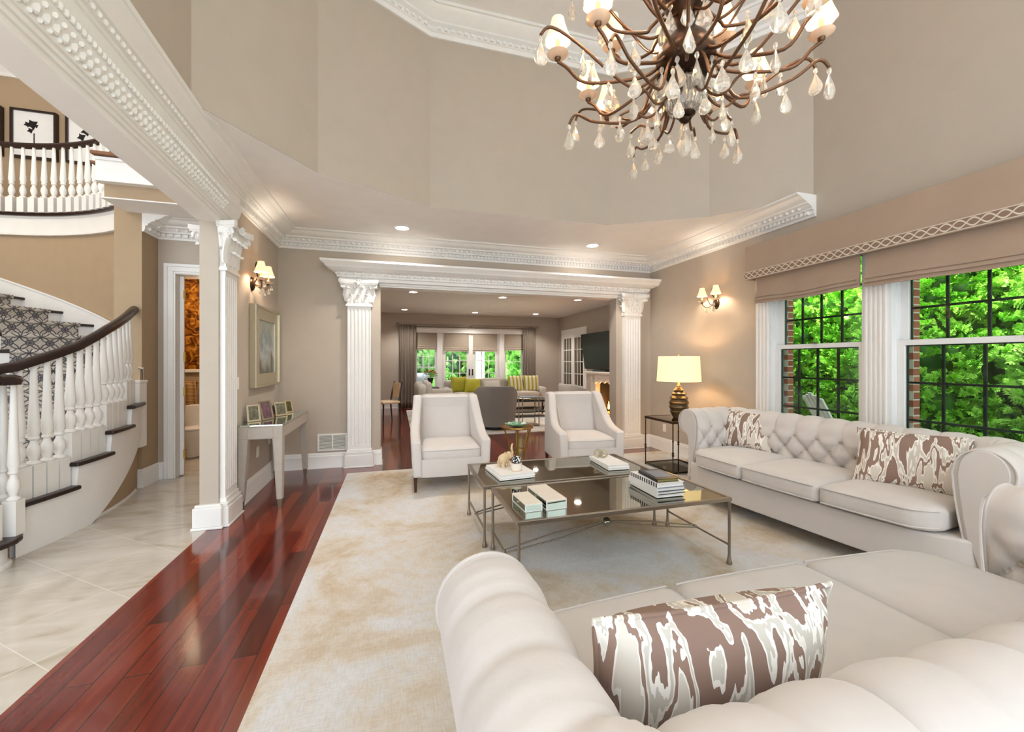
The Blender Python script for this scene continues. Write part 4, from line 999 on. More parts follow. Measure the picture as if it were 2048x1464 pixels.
def pframe(x, y, w, h, rz, lab, pic):
    o = thing('photo_frame', lab, 'photo frame', (x,y,.801), rz, 'photo frames on the console'); T = Matrix.Rotation(radians(-14),4,'X')
    m = MB()
    for a,b_,c_,d_ in ((-w/2,w/2,0,.018),(-w/2,w/2,h-.018,h),(-w/2,-w/2+.018,0,h),(w/2-.018,w/2,0,h)): m.box(a,b_,-.006,.006,c_,d_,T)
    m.build('frame','silver',o,bevel=.002); MB().box(-w/2+.018,w/2-.018,-.001,.003,.018,h-.018,T).build('photograph',pic,o)
    MB().box(-.012,.012,.10,.112,0,h*.72,Matrix.Translation((0,0,.0))@Matrix.Rotation(radians(22),4,'X')@Matrix.Translation((0,-.01,0))).build('easel_back','silver',o)
M['ph1'] = mat('family_photo_print', '#8C6A74', .25, vary=(30,.7)); M['ph2'] = mat('sepia_photo_print', '#8A8570', .25, vary=(30,.7)); M['ph3'] = mat('outdoor_photo_print', '#5F5A2E', .25, vary=(40,.6))
pframe(-1.245,4.68,.15,.20,radians(62),'largest photo frame on the console, pinkish picture, nearest the front','ph1')
pframe(-1.335,4.56,.12,.17,radians(35),'photo frame half hidden behind the largest one on console','ph2')
pframe(-1.19,4.97,.13,.15,radians(45),'square photo frame with a pale picture, middle of the console group','ph2')
pframe(-1.26,4.93,.11,.13,radians(55),'small photo frame behind the middle frame on the console','ph1')
pframe(-1.17,5.22,.10,.15,radians(50),'slim photo frame with dark olive picture, farthest along console','ph3')
def plate(nm, lab, cat, loc, rz, w, h, kindp):
    o = thing(nm, lab, cat, loc, rz); MB().box(-w/2,w/2,-.007,0,-h/2,h/2).build('cover_plate','plast',o,bevel=.003)
    for i in range(2): 
        if kindp == 'outlet': MB().box(-.016,.016,-.011,-.006,-.035+i*.043,-.008+i*.043).build('socket','plast',o,bevel=.003)
        else: MB().box(-w/2+.02+i*(w-.08),-w/2+.06+i*(w-.08),-.012,-.006,-.035,.035).build('rocker','plast',o,bevel=.002)
plate('light_switch','white double light switch between left pilaster and painting','light switch',(XL,4.37,1.19),pi/2,.115,.115,'switch')
plate('wall_outlet','white outlet on the left wall beneath the console','outlet',(XL,4.98,.42),pi/2,.075,.118,'outlet')
plate('wall_outlet','second small outlet nearer the corner, seen under the console','outlet',(XL,5.42,.48),pi/2,.07,.115,'outlet')
plate('wall_outlet','white outlet low on the right wall beside the lamp table','outlet',(XR,5.42,.36),-pi/2,.075,.118,'outlet')
vg = thing('air_vent', 'white louvred air return above the far-left baseboard', 'vent', (-.79,YF,.335))
m = MB()
for a,b_,c_,d_ in ((-.18,.18,-.11,-.09),(-.18,.18,.09,.11),(-.18,-.16,-.11,.11),(.16,.18,-.11,.11),(-.008,.008,-.1,.1)): m.box(a,b_,-.014,0,c_,d_)
m.build('frame','plast',vg,bevel=.002); m = MB()
for i in range(11): m.cbox((0,-.006,-.08+i*.016),(.33,.014,.002),rx=.6)
m.build('louvres','plast',vg)
MB().box(-.165,.165,-.001,0,-.1,.1).build('duct_shade','charcoal',vg)  # thin dark sheet painted in for the shade behind the louvres
# ================================================================ RUG
rg = MB(); rg.rbox((1.72,2.15,.006),(4.58,6.5,.012),.005,(24,24,1))
ro = rg.build('area_rug','rug',None,smooth=60); tag(ro,'large distressed cream and tan area rug under the seating group','rug')

# ================================================================ CHESTERFIELD SOFAS
def chesterfield(label, half, arm, depth, zc, r, loc, rz, seatz=.36, cushh=.14):
    # local frame: back roll axis on y=0, front toward -y, x along the width
    so = thing('tufted_sofa', label, 'sofa', loc, rz)
    rc = .15; path = []; Ls = 0
    def addp(x, y, nx, ny):
        nonlocal Ls
        if path: Ls += hypot(x-path[-1][0], y-path[-1][1])
        path.append((x, y, nx, ny, Ls))
    st_ = .016
    n = int((arm-rc)/st_)
    for i in range(n): addp(-half, -arm+(arm-rc)*i/n, -1, 0)
    n = int(rc*pi/2/st_)+4
    for i in range(n): a = pi-pi/2*i/n; addp(-half+rc+rc*cos(a), -rc+rc*sin(a), cos(a), sin(a))
    n = int((2*half-2*rc)/st_)
    for i in range(n): addp(-half+rc+(2*half-2*rc)*i/n, 0, 0, 1)
    n = int(rc*pi/2/st_)+4
    for i in range(n): a = pi/2-pi/2*i/n; addp(half-rc+rc*cos(a), -rc+rc*sin(a), cos(a), sin(a))
    n = int((arm-rc)/st_)
    for i in range(n+1): addp(half, -rc-(arm-rc)*i/n, 1, 0)
    # section: (outward o, z, kind) inner face -> roll -> outer face
    sec = []
    for i in range(20): t = i/19; sec.append((-r*.86-.025*t+(.03*(1-t)**2), .30+(zc-.33)*t, 0))
    for i in range(1, 30):
        a = radians(188-268*i/29); sec.append((r*cos(a), zc+r*sin(a), 1))
    for o_, z_ in ((.0,zc-r*1.2),(-.012,zc-r*1.7),(-.016,.42),(-.012,.30),(0,.12)): sec.append((o_, z_, 2))
    T = [0]
    for i in range(1, len(sec)): T.append(T[-1]+hypot(sec[i][0]-sec[i-1][0], sec[i][1]-sec[i-1][1]))
    nrm = []
    for i in range(len(sec)):
        a = sec[max(0,i-1)]; b = sec[min(len(sec)-1,i+1)]; dx, dz = b[0]-a[0], b[1]-a[1]; q = hypot(dx,dz); nrm.append((-dz/q, dx/q))
    k = round(Ls/.185); p = Ls/k; qz = .225; tb = T[19]*.97        # rows of buttons at t = tb, tb-qz/2 ...
    vs = []; fs = []; m = len(sec)
    endf = lambda s: min(1, min(s, Ls-s)/.05)
    btn = []
    for x, y, nx, ny, s in path:
        for j, (o, z, kd) in enumerate(sec):
            t = T[j]-tb; d = 0
            if kd < 2:
                u = s/p; v = t/qz
                if t <= 0:
                    a = abs(sin(pi*(u+v))); b = abs(sin(pi*(u-v))); d = .056*(min(a,b)**.45)-.020
                    fu = u-round(u) if True else 0
                    # pull in at button points
                    for vv_ in (0,-.5,-1,-1.5):
                        du = ((u-(.5 if vv_ in (-.5,-1.5) else 0)+.5)%1)-.5; dv = v-vv_; dd = (du*p)**2+(dv*qz)**2; d -= .016*exp(-dd/.0007)
                else:
                    a = abs(sin(pi*u)); w_ = max(0, 1-max(0,(t-.34))/.12)
                    d = (.022*(a**.42)-.012)*w_ + (.005*(abs(sin(pi*u*3+.8*sin(2.3*s+4*t)))**.35)-.003)*w_
                d *= endf(s)
            o2 = o+nrm[j][0]*d; z2 = z+nrm[j][1]*d
            if kd == 2 and False: pass
            vs.append((x+nx*o2, y+ny*o2, z2))
    L_ = len(path)
    for i in range(L_-1):
        for j in range(m-1): a = i*m+j; fs.append((a, a+1, a+m+1, a+m))
        a = i*m; fs.append((a, a+m, a+m+m-1, a+m-1))        # underside
    fs += [tuple(range(m)), tuple((L_-1)*m+j for j in range(m-1,-1,-1))]
    b = MB(); b.add(vs, fs); bo = b.build('rolled_back_and_arms','fabric',so,smooth=60)
    # buttons
    bm_ = None
    for i in range(0, k*2+1):
        for vv_ in (0,-.5,-1):
            if (i % 2 == 0) != (vv_ in (0,-1)): continue
            s = i*p/2
            if s < .06 or s > Ls-.06: continue
            t = tb+vv_*qz; j = max(q for q in range(m) if T[q] <= t); f_ = (t-T[j])/(T[j+1]-T[j]); o = sec[j][0]+(sec[j+1][0]-sec[j][0])*f_+.010; z = sec[j][1]+(sec[j+1][1]-sec[j][1])*f_
            q = min(range(L_), key=lambda w: abs(path[w][4]-s)); x, y, nx, ny, _ = path[q]
            if bm_ is None: bm_ = MB().ball((0,0,0),.013,10,6).build('button','button',bo,smooth=60,loc=(x+nx*o,y+ny*o,z)); 
            else: c = bm_.copy(); COL.objects.link(c); c.location = (x+nx*o,y+ny*o,z)
    # piping round each arm front and a gathered rosette on the scroll
    for sx in (-1, 1):
        pts = [(sx*(half+o), -arm-.004, z) for o, z, _ in sec]
        MB().tube(pts, .006, 6).build('arm_piping','fabric2',so,smooth=60)
        pt_ = MB(); sc_ = [(sx*(half+o*.82-(.0)), z if z > zc-.02 else zc-(zc-z)*.97) for o, z, _ in sec[2:]]
        pt_.prism(sc_, -arm-.012, -arm+.01, 'y'); pt_.build('arm_front_panel','fabric2',so,bevel=.006)
    # base with softly bowed front
    hw = half-.02; n = 32; fr_ = [(-hw+2*hw*i/n, -arm+.006-(depth+.03-arm)*(1-abs((2*i/n)-1)**5)) for i in range(n+1)]
    base = [(-hw,-.05)] + fr_ + [(hw,-.05)]
    MB().prism(base, .11, seatz-.02, 'z').build('seat_base','fabric2',so,bevel=.015)
    # three box cushions
    iw = half-.145; cw = 2*iw/3
    for c in range(3):
        x0 = -iw+cw*c; xc = x0+cw/2; front = depth+.025
        dd = front-.10; yc = -.10-dd/2
        def wp(q, xc=xc, c=c, dd=dd):
            X_ = q.x+xc; f_ = max(0, (-q.y)/(dd/2)); bow = .055*(1-(X_/iw)**2)
            if c == 0 and X_ < -iw+.16: bow -= .16*((-iw+.16-X_)/.16)**2.2*1.0
            if c == 2 and X_ > iw-.16: bow -= .16*((X_-(iw-.16))/.16)**2.2*1.0
            return (q.x, q.y-bow*f_**2, q.z)
        cu = MB().rbox((xc,yc,seatz+cushh/2-.01),(cw-.004,dd,cushh),.035,(14,16,5),crown=.03,warp=wp)
        co = cu.build('seat_cushion','fabric',so,smooth=60)
        for zz in (seatz+cushh-.035+.012, seatz+.012):
            pts = []
            for i in range(21):
                xx = -(cw-.004)/2+.022+((cw-.004)-.044)*i/20; q = wp(Vector((xx,-dd/2,0))); pts.append((q[0]+xc, q[1]+yc-.001, zz))
            MB().tube(pts, .0055, 6).build('piping','fabric2',co,smooth=60)
    for sx in (-1,1):
        for y in (-depth+.08,-.06): MB().lathe([(.02,0),(.03,.06),(.032,.12)],(sx*(half-.12),y,0),14).build('leg','legwood',so,smooth=40)
    return so
chesterfield('long white tufted sofa with rolled arms below the side windows', 1.07, .60, .74, .75, .125, (3.70,2.62,.013), radians(-83))
chesterfield('white tufted sofa in the right foreground, seen from behind', 1.17, .66, .87, .708, .135, (1.415,.46,.013), radians(180))

def pillow(label, w, h, t, loc, rot, group=None, m='ikat', pm='ikat', nm='throw_pillow'):
    o = thing(nm, label, 'pillow', loc, 0, group); o.rotation_euler = rot
    b = MB(); n = 18
    def th(u, v): return t*.5*((1-abs(u)**2.6)*(1-abs(v)**2.6))**.5
    def pos(u, v, s):
        pinch = 1-.07*(1-abs(u)**2)*abs(v)**3; pinch2 = 1-.07*(1-abs(v)**2)*abs(u)**3
        return (u*w/2*pinch2, s*th(u,v), v*h/2*pinch+h/2)
    for s in (-1, 1): b.grid(lambda a, c: pos(a*2-1, c*2-1, s), n, n)
    mo = b.build('cover', m, o, smooth=70)
    P = []
    for i in range(4*12):
        q = i//12; f = (i%12)/12*2-1; u, v = [(f,-1),(1,f),(-f,1),(-1,-f)][q]; P.append(pos(u,v,0))
    MB().tube(P, .006, 6, closed=True).build('piping', pm, o, smooth=60)
    return o
G = 'brown and cream ikat pillows'
pillow('brown and cream ikat pillow at the far end of the long sofa',.50,.40,.16,(3.42,3.33,.50),(radians(-20),0,radians(-72)),G)
pillow('ikat pillow against the near arm of the long sofa',.60,.42,.17,(3.42,1.95,.50),(radians(-24),0,radians(-66)),G)
pillow('large brown and cream ikat pillow on the foreground sofa',.58,.41,.19,(.665,.775,.49),(radians(-10),0,radians(177)),G)
pillow('ikat pillow at the right edge on the foreground sofa',.48,.40,.15,(2.34,.62,.50),(radians(-14),0,radians(200)),G)

# ================================================================ ARMCHAIRS
def armchair(loc, rz, label, w=.84, d=.86, h=.97, m='fabric2'):
    # local: front toward -y, origin under the seat centre
    o = thing('armchair', label, 'armchair', loc, rz, 'white slope-arm armchairs'); at = .10
    # side panel outline in (y, z): wing top at back, sweeping down to the arm
    C_ = [(-d/2,.16),(-d/2-.0,.38),(-d/2+.01,.515),(-d/2+.03,.54)]
    up = spline([(-d/2+.03,.54),(-d/2+.20,.56),(-d/2+.35,.61),(-d/2+.47,.73),(-d/2+.56,.87),(-d/2+.62,.95),(-d/2+.68,.975),(-d/2+.76,.97)],5)
    out = C_[:-1] + [(p.x, p.y) for p in [Vector((a[0],a[1])) for a in up]] + [(d/2-.04,.95),(d/2-.10,.16)]
    for s in (-1, 1):
        x0 = s*w/2; x1 = s*(w/2-at); b = MB(); b.prism(out, min(x0,x1), max(x0,x1), 'x')
        # flare the panels outward a little toward the top and front
        b.v = [(x+s*.03*max(0,(.6-z)/.6)*-1+(s*-.045*max(0,(z-.6)/.37)), y, z) for x,y,z in b.v]
        b.build('arm', m, o, bevel=.022, smooth=50)
    bk = MB(); bw = w-2*at+.012
    T = Matrix.Translation((0,d/2-.20,.38)) @ Matrix.Rotation(radians(-11),4,'X')
    bk.rbox((0,.02,.30),(bw-.05,.15,.60),.04,(10,4,10),mtx=T); bk.build('backrest', m, o, smooth=60)
    hb = MB().rbox((0,d/2-.12,.55),(bw-.02,.10,.80),.03,(6,3,6)); hb.build('outer_back', m, o, smooth=60)
    MB().rbox((0,-.03,.25),(w-2*at+.02,d-.10,.20),.02,(8,8,3),warp=lambda q:(q.x,q.y-.02*(1-(q.x/.4)**2)*(1 if q.y<0 else 0),q.z)).build('seat_base', m, o, smooth=60)
    cu = MB().rbox((0,-.085,.385),(w-2*at-.006,d-.25,.14),.045,(14,14,5),crown=.03,warp=lambda q:(q.x,q.y-.03*(1-(q.x/.35)**2)*(1 if q.y<0 else 0),q.z)).build('seat_cushion', m, o, smooth=60)
    hw = (w-2*at-.006)/2; fy = -.085-(d-.25)/2
    for zz in (.435,.335): MB().tube([(-hw+.03+(2*hw-.06)*i/16, fy-.03*(1-((-hw+.03+(2*hw-.06)*i/16)/.35)**2)-.001, zz) for i in range(17)], .005, 6).build('piping', m, cu, smooth=60)
    for sx in (-1,1):
        for y, z1 in ((-d/2+.05,.17),(d/2-.14,.17)):
            MB().tube([(sx*(w/2-.05),y,0),(sx*(w/2-.05),y,z1)], [.017,.029], 4).build('leg','legwood',o)
    return o
armchair((.595,4.78,.013), radians(-1), 'white slope-arm armchair left of the small gold table', .86)
armchair((2.30,4.80,.013), radians(-5), 'white slope-arm armchair right of the small gold table', .83)

# ================================================================ COFFEE TABLES
def coffee(x0, x1, y0, y1, label):
    o = thing('coffee_table', label, 'coffee table', ((x0+x1)/2,(y0+y1)/2,.013), 0, 'mirror-topped iron coffee tables'); w = (x1-x0)/2; d = (y1-y0)/2; zt = .455
    f = MB()
    for a,b_,c_,e_ in ((-w,w,-d,-d+.022),(-w,w,d-.022,d),(-w,-w+.022,-d,d),(w-.022,w,-d,d)): f.box(a,b_,c_,e_,zt-.025,zt)
    f.build('top_frame','pewter',o,bevel=.002); MB().box(-w+.02,w-.02,-d+.02,d-.02,zt-.012,zt-.004).build('mirror_top','mirror',o)
    for sx in (-1,1):
        for sy in (-1,1): MB().lathe([(.001,0),(.018,.001),(.0195,.01),(.014,.03),(.010,.06),(.0095,.09),(.0095,zt-.02)], (sx*(w-.012),sy*(d-.012),0), 14).build('leg','pewter',o,smooth=50)
    zs_ = .16; c = (0,0,zs_+.085)
    for sx in (-1,1):
        MB().tube([(sx*(w-.012),-d+.012,zs_-.03),(sx*(w-.012),d-.012,zs_-.03)], .008, 8).build('side_stretcher','pewter',o,smooth=50)
        for sy in (-1,1): MB().tube([(sx*(w-.012),sy*.02,zs_-.03),(sx*w*.5,sy*(.02+d*.08),zs_+.03),(0,sy*.01,c[2])], .0055, 8).build('stretcher','pewter',o,smooth=50)
        MB().ball((sx*(w-.012),0,zs_-.03),.014,10,6).build('joint_knuckle','pewter',o,smooth=50)
    MB().ball(c,.034,18,10).build('stretcher_ball','mirror',o,smooth=60)
    return o
coffee(.68,2.21,2.25,2.93,'mirror-topped iron coffee table nearer the foreground sofa')
coffee(.63,2.12,2.96,3.65,'mirror-topped iron coffee table nearer the armchairs')
ZT = .469
def mbox(x0, y0, x1, y1, h, rz, label):
    w = x1-x0; d = y1-y0; o = thing('mirrored_box', label, 'decorative box', ((x0+x1)/2,(y0+y1)/2,ZT-.004), rz, 'mirrored boxes on the front table')
    MB().box(-w/2,w/2,-d/2,d/2,0,h).build('mirrored_body','mirror2',o,bevel=.0015)
    MB().box(-w/2-.003,w/2+.003,-d/2-.003,d/2+.003,h,h+.008).build('lid','lacquer',o,bevel=.002)
    e = MB(); 
    for sx in (-1,1):
        for sy in (-1,1): e.box(sx*w/2-.003,sx*w/2+.003,sy*d/2-.003,sy*d/2+.003,0,h)
    e.box(-w/2-.002,w/2+.002,-d/2-.002,d/2+.002,0,.004); e.build('edge_trim','vinyl',o)
    MB().ball((-w/2-.006,0,h*.75),.006,8,5).build('clasp','silver',o)
mbox(.765,2.39,.875,2.62,.042,radians(4),'smaller mirrored box with cream lid at the table corner')
mbox(.90,2.385,1.035,2.70,.055,radians(4),'taller mirrored box with cream lid, right of the smaller one')
def book(loc, w, d, h, rz, label, cover, grp=None, page='paper', cat='book', spine=None):
    o = thing('book', label, cat, loc, rz, grp)
    # cover wraps the pages: boards and a spine on the -x side
    c = MB().box(-w/2,w/2,-d/2,d/2,0,.003).box(-w/2,w/2,-d/2,d/2,h-.003,h); c.build('cover', cover, o)
    MB().box(-w/2,-w/2+.004,-d/2,d/2,.0,h).build('spine', spine or cover, o)
    MB().box(-w/2+.004,w/2-.005,-d/2+.005,d/2-.005,.003,h-.003).build('pages', page, o)
    return o
B1 = 'white books on the rear table'
book((.915,3.26,ZT),.30,.38,.018,radians(5),'lower white book under the elephant figurine','bookwhite',B1)
book((.92,3.262,ZT+.0185),.29,.37,.018,radians(7),'upper white book on which the elephant figurine stands','bookwhite',B1)
book((1.855,3.28,ZT),.20,.38,.02,radians(-3),'lower of two white books near the right end of rear table','bookwhite',B1)
book((1.85,3.285,ZT+.0205),.20,.37,.02,radians(-1),'upper of two white books beneath the round ring ornament','bookwhite',B1)
S = 'books stacked on the front table'; z = ZT
for i, (h, w, d, rz, lab, cov, sp) in enumerate([
    (.020,.215,.34,-1,'bottom book of the striped stack on the front table','bookwhite','bookwhite'),
    (.022,.225,.35,1,'second book from the bottom of the striped stack','black','bookwhite'),
    (.024,.225,.35,0,'pale book in the middle of the striped stack','bluegrey','bookwhite'),
    (.026,.215,.33,1,'book with a bold black and white striped spine','bookwhite','stripebook')]):
    book((1.82,2.55,z), w, d, h, radians(rz), lab, cov, S, spine=sp); z += h+.0005
book((1.825,2.53,z),.17,.25,.022,radians(-4),'black book with pale cover panel, topmost of the striped stack','black',S,page='olive')
pl = MB().box(-.06,.07,-.08,.09,0,.0012).build('cover_panel','bluegrey',D.objects['book.008'],loc=(0,0,.022)) if 'book.008' in D.objects else None
# elephant figurine
el = thing('elephant_figurine','small bone-coloured elephant figurine with raised trunk on white books','figurine',(.885,3.33,ZT+.037),radians(35))
b = MB().ball((0,0,.065),.045,16,10,(1.35,.9,1)); b.ball((.068,0,.085),.03,14,8,(1,.9,1.1)); b.tube(spline([(.085,0,.085),(.105,0,.075),(.115,0,.10),(.105,0,.135),(.112,0,.165),(.118,0,.175)],5),[.016-.011*i/25 for i in range(26)],8); b.build('body','tusk',el,smooth=60)
for sx in (-.035,.035):
    for sy in (-.024,.024): MB().lathe([(.016,0),(.013,.02),(.017,.05)],(sx,sy,0),10).build('leg','tusk',el,smooth=50)
for s in (-1,1):
    MB().ball((.055,s*.03,.085),.024,10,6,(.8,.25,1.1)).build('ear','tusk',el,smooth=60)
    MB().tube([(.088,s*.012,.072),(.11,s*.016,.066),(.122,s*.018,.075)],[.005,.004,.001],6).build('tusk','cream',el,smooth=60)
MB().tube([(-.058,0,.08),(-.072,0,.06),(-.074,0,.04)],[.004,.003,.002],6).build('tail','tusk',el,smooth=60)
cp = thing('white_pot','round white candle pot standing on the white books','pot',(.955,3.19,ZT+.037),0)
MB().lathe([(.034,0),(.044,.006),(.047,.03),(.045,.06),(.041,.062),(.041,.012),(.001,.012)],n=28).build('bowl','cream',cp,smooth=50)
MB().lathe([(.034,-.0),(.046,.0),(.046,.005),(.034,.005)],n=28).build('foot_ring','tusk',cp,smooth=50)
ob = thing('patterned_ball','black and white patterned ball resting on the white pot','ornament',(.955,3.19,ZT+.037+.085),0)
def spot_mat():
    m, t, p = nt('black_white_scroll_ball'); tc = N(t,'ShaderNodeTexCoord'); v = N(t,'ShaderNodeTexNoise',i_Scale=38.0,i_Detail=1.0,i_Distortion=2.0); L(t,tc.outputs['Object'],v.inputs[0])
    L(t, ramp(t, v.outputs[0], [(0,'#0B0B0B'),(.5,'#0B0B0B'),(.52,'#F4F1EC')],'CONSTANT'), p.inputs['Base Color']); p.inputs['Roughness'].default_value = .2; return m
M['spot'] = spot_mat(); MB().ball((0,0,0),.036,20,12,(1.1,1.1,.95)).build('ball','spot',ob,smooth=60)
ri = thing('ring_ornament','pale ring-link ornament on top of right pair of white books','ornament',(1.835,3.40,ZT+.041+.003),0)
for k in range(4):
    q = radians(90*k); T = Matrix.Translation((.035*cos(q),.035*sin(q),.028)) @ Matrix.Rotation(radians(55),4,'X') @ Matrix.Rotation(q,4,'Z')
    MB().tube([T@Vector((.034*cos(2*pi*i/24),.034*sin(2*pi*i/24),0)) for i in range(24)],.005,6,closed=True).build('ring','silver',ri,smooth=60)
# ================================================================ SMALL GOLD TABLE + DISH
gt = thing('side_table','small round gold side table between the two armchairs','side table',(1.50,4.98,.013))
MB().lathe([(.001,.53),(.19,.53),(.205,.535),(.215,.545),(.21,.56),(.20,.55),(.001,.548)],n=40).build('tabletop','gold',gt,smooth=40)
for k in range(6):
    q = 2*pi*k/6+.3; MB().tube(spline([(.185*cos(q),.185*sin(q),.53),(.155*cos(q),.155*sin(q),.42),(.115*cos(q),.115*sin(q),.25),(.13*cos(q),.13*sin(q),.10),(.17*cos(q),.17*sin(q),0)],5),[.010]*21,8).build('leg','gold',gt,smooth=60)
MB().tube([(.115*cos(2*pi*i/32),.115*sin(2*pi*i/32),.25) for i in range(32)],.006,6,closed=True).build('ring_brace','gold',gt,smooth=60)
gd = thing('glass_dish','green and white glass dish on the small gold table','dish',(1.49,4.96,.563)); gd.scale = (1.25,1.25,1.5)
MB().lathe([(.03,0),(.06,.004),(.115,.022),(.125,.03),(.118,.032),(.06,.012),(.001,.008)],n=32,sy=.75).build('bowl','green',gd,smooth=60)
for k in range(7): q = 2*pi*k/7; MB().ball((.078*cos(q),.056*sin(q),.026),.021,8,6,(1,1,.7)).build('glass_petal','cream' if k%3==0 else 'green',gd,smooth=60)
# ================================================================ LAMP TABLE AND LAMP
et = thing('end_table','iron end table with dark glass top beside the long sofa','end table',(3.50,4.48,.013)); w, d, zt = .27, .29, .65
f = MB()
for a,b_,c_,e_ in ((-w,w,-d,-d+.018),(-w,w,d-.018,d),(-w,-w+.018,-d,d),(w-.018,w,-d,d)): f.box(a,b_,c_,e_,zt-.03,zt)
f.build('top_frame','iron',et,bevel=.003); MB().box(-w+.016,w-.016,-d+.016,d-.016,zt-.012,zt-.003).build('mirror_top','mirror',et)
MB().box(-w+.01,w-.01,-d+.01,d-.01,.015,.024).build('shelf','tglass',et)
for sx in (-1,1):
    for sy in (-1,1):
        MB().lathe([(.011,0),(.008,.02),(.0075,.22),(.016,.235),(.009,.25),(.017,.262),(.0075,.28),(.0075,.40),(.013,.41),(.0075,.42),(.0075,zt-.02)],(sx*(w-.01),sy*(d-.01),0),10).build('leg','iron',et,smooth=50)
MB().tube([(-w+.01,-d+.01,.03),(w-.01,-d+.01,.03),(w-.01,d-.01,.03),(-w+.01,d-.01,.03)],.006,6,closed=True).build('lower_rail','iron',et)
tl_ = thing('table_lamp','ribbed amber ceramic lamp with a glowing cream drum shade','table lamp',(3.56,4.50,.661))
prof = [(.07,0),(.075,.01),(.095,.05)]
for k_,(rr_,zz_) in enumerate(((.108,.085),(.118,.14),(.122,.20),(.112,.26),(.09,.315),(.062,.36))):
    prof += [(rr_-.004,zz_-.02),(rr_+.009,zz_),(rr_-.002,zz_+.012)]
prof += [(.035,.395),(.028,.41),(.03,.415),(.02,.425)]
MB().lathe(prof,n=40).build('ceramic_body','amber',tl_,smooth=50)
MB().lathe([(.012,.42),(.018,.43),(.012,.44),(.01,.50)],n=14).build('neck','brass',tl_,smooth=50)
sh = MB(); n=48; vs=[];fs=[]
for r_,z_ in ((.272,.475),(.252,.80),(.249,.80),(.269,.475)):
    for i in range(n): a=2*pi*i/n; vs.append((r_*cos(a),r_*sin(a),z_))
for j in range(4):
    for i in range(n): fs.append((j*n+i,j*n+(i+1)%n,((j+1)%4)*n+(i+1)%n,((j+1)%4)*n+i))
sh.add(vs,fs); sh.build('lamp_shade','lshade',tl_,smooth=50)
sp_ = MB()
for k in range(3): q=2*pi*k/3; sp_.cyl((0,0,.795),(.25*cos(q),.25*sin(q),.795),.003,n=6)
sp_.cyl((0,0,.5),(0,0,.81),.004,n=6); sp_.ball((0,0,.82),.011,10,6); sp_.build('harp_and_finial','brass',tl_)
MB().ball((0,0,.60),.03,12,8,(1,1,1.3)).build('bulb','bulb',tl_,smooth=60)
lamp('lamp_light','POINT',(0,0,.64),6,(1,.74,.45),.04,tl_)
# ================================================================ FAMILY ROOM BEYOND THE OPENING
YB = 12.5; XR2 = 5.2
w = MB(); OX = (.55, 4.0); OZ = 2.31
w.box(-1.3, OX[0], YB, YB+.2, 0, 2.9).box(OX[1], XR2+.2, YB, YB+.2, 0, 2.9).box(OX[0], OX[1], YB, YB+.2, OZ, 2.9).box(OX[0],1.30,YB,YB+.2,0,.5).box(3.25,OX[1],YB,YB+.2,0,.5)
struct('wall_back', w, 'wall')
struct('wall_family', MB().box(-1.3, -1.2, 6.0, YB+.2, 0, 2.9), 'wall'); struct('wall_family', MB().box(4.25, XR2+.2, 5.85, 6.0, 0, 2.9), 'wall')
w = MB(); w.box(XR2, XR2+.2, 6.0, 8.45, 0, 2.9).box(XR2, XR2+.2, 8.45, 9.55, .86, 2.9).box(XR2, XR2+.2, 9.55, YB, 0, 2.9)
struct('wall_family', w, 'wall')
struct('ceiling', MB().box(-1.3, XR2+.2, 6.0, YB+.2, 2.82, 2.95), 'ceil2')
struct('baseboard_far', MB().sweep(BB, [(-1.2,YB),(.5,YB)]), 'white')
struct('baseboard_far', MB().sweep(BB, [(4.05,YB),(XR2,YB),(XR2,9.9)]), 'white')
# window wall: two side windows and a pair of French doors
fr = MB()
for x0, x1 in ((.47,.58),(1.22,1.36),(3.18,3.33),(3.97,4.08)): fr.box(x0,x1,YB-.04,YB+.1,0,OZ+.04)
fr.box(.45,4.10,YB-.05,YB+.1,OZ-.06,OZ+.06).box(.43,4.12,YB-.07,YB,OZ+.06,OZ+.09)
struct('trim_24', fr, 'white', bevel=.006)
def glazed(nm, x0, x1, z0, z1, st_, nc, nr, door=False):
    m = MB(); y0, y1 = YB+.02, YB+.07
    m.box(x0,x0+st_,y0,y1,z0,z1).box(x1-st_,x1,y0,y1,z0,z1).box(x0,x1,y0,y1,z1-.08,z1).box(x0,x1,y0,y1,z0,z0+(.25 if door else .08))
    o = struct(nm, m, 'white', bevel=.004); g0, g1, h0, h1 = x0+st_, x1-st_, z0+(.25 if door else .08), z1-.08
    MB().box(g0,g1,YB+.04,YB+.046,h0,h1).build('pane','glass',o)
    mu = MB()
    for i in range(1,nc): x = g0+(g1-g0)*i/nc; mu.box(x-.011,x+.011,YB+.03,YB+.055,h0,h1)
    for i in range(1,nr): z = h0+(h1-h0)*i/nr; mu.box(g0,g1,YB+.03,YB+.055,z-.011,z+.011)
    mu.build('muntin_grid','white',o)
    if door:
        xx = x1-.05 if nm.endswith('2') else x0+.05
        MB().box(xx-.02,xx+.02,YB+.005,YB+.02,.95,1.15).box(xx-.015,xx+.015,YB-.04,YB+.01,1.03,1.05).build('door_handle','bronze',o)
    return o
glazed('window_3',.58,1.22,.5,OZ-.06,.06,3,5); glazed('window_4',3.33,3.97,.5,OZ-.06,.06,1,2)
glazed('door_2',1.36,2.27,.01,OZ-.06,.13,3,5,True); glazed('door_3',2.27,3.18,.01,OZ-.06,.13,3,5,True)
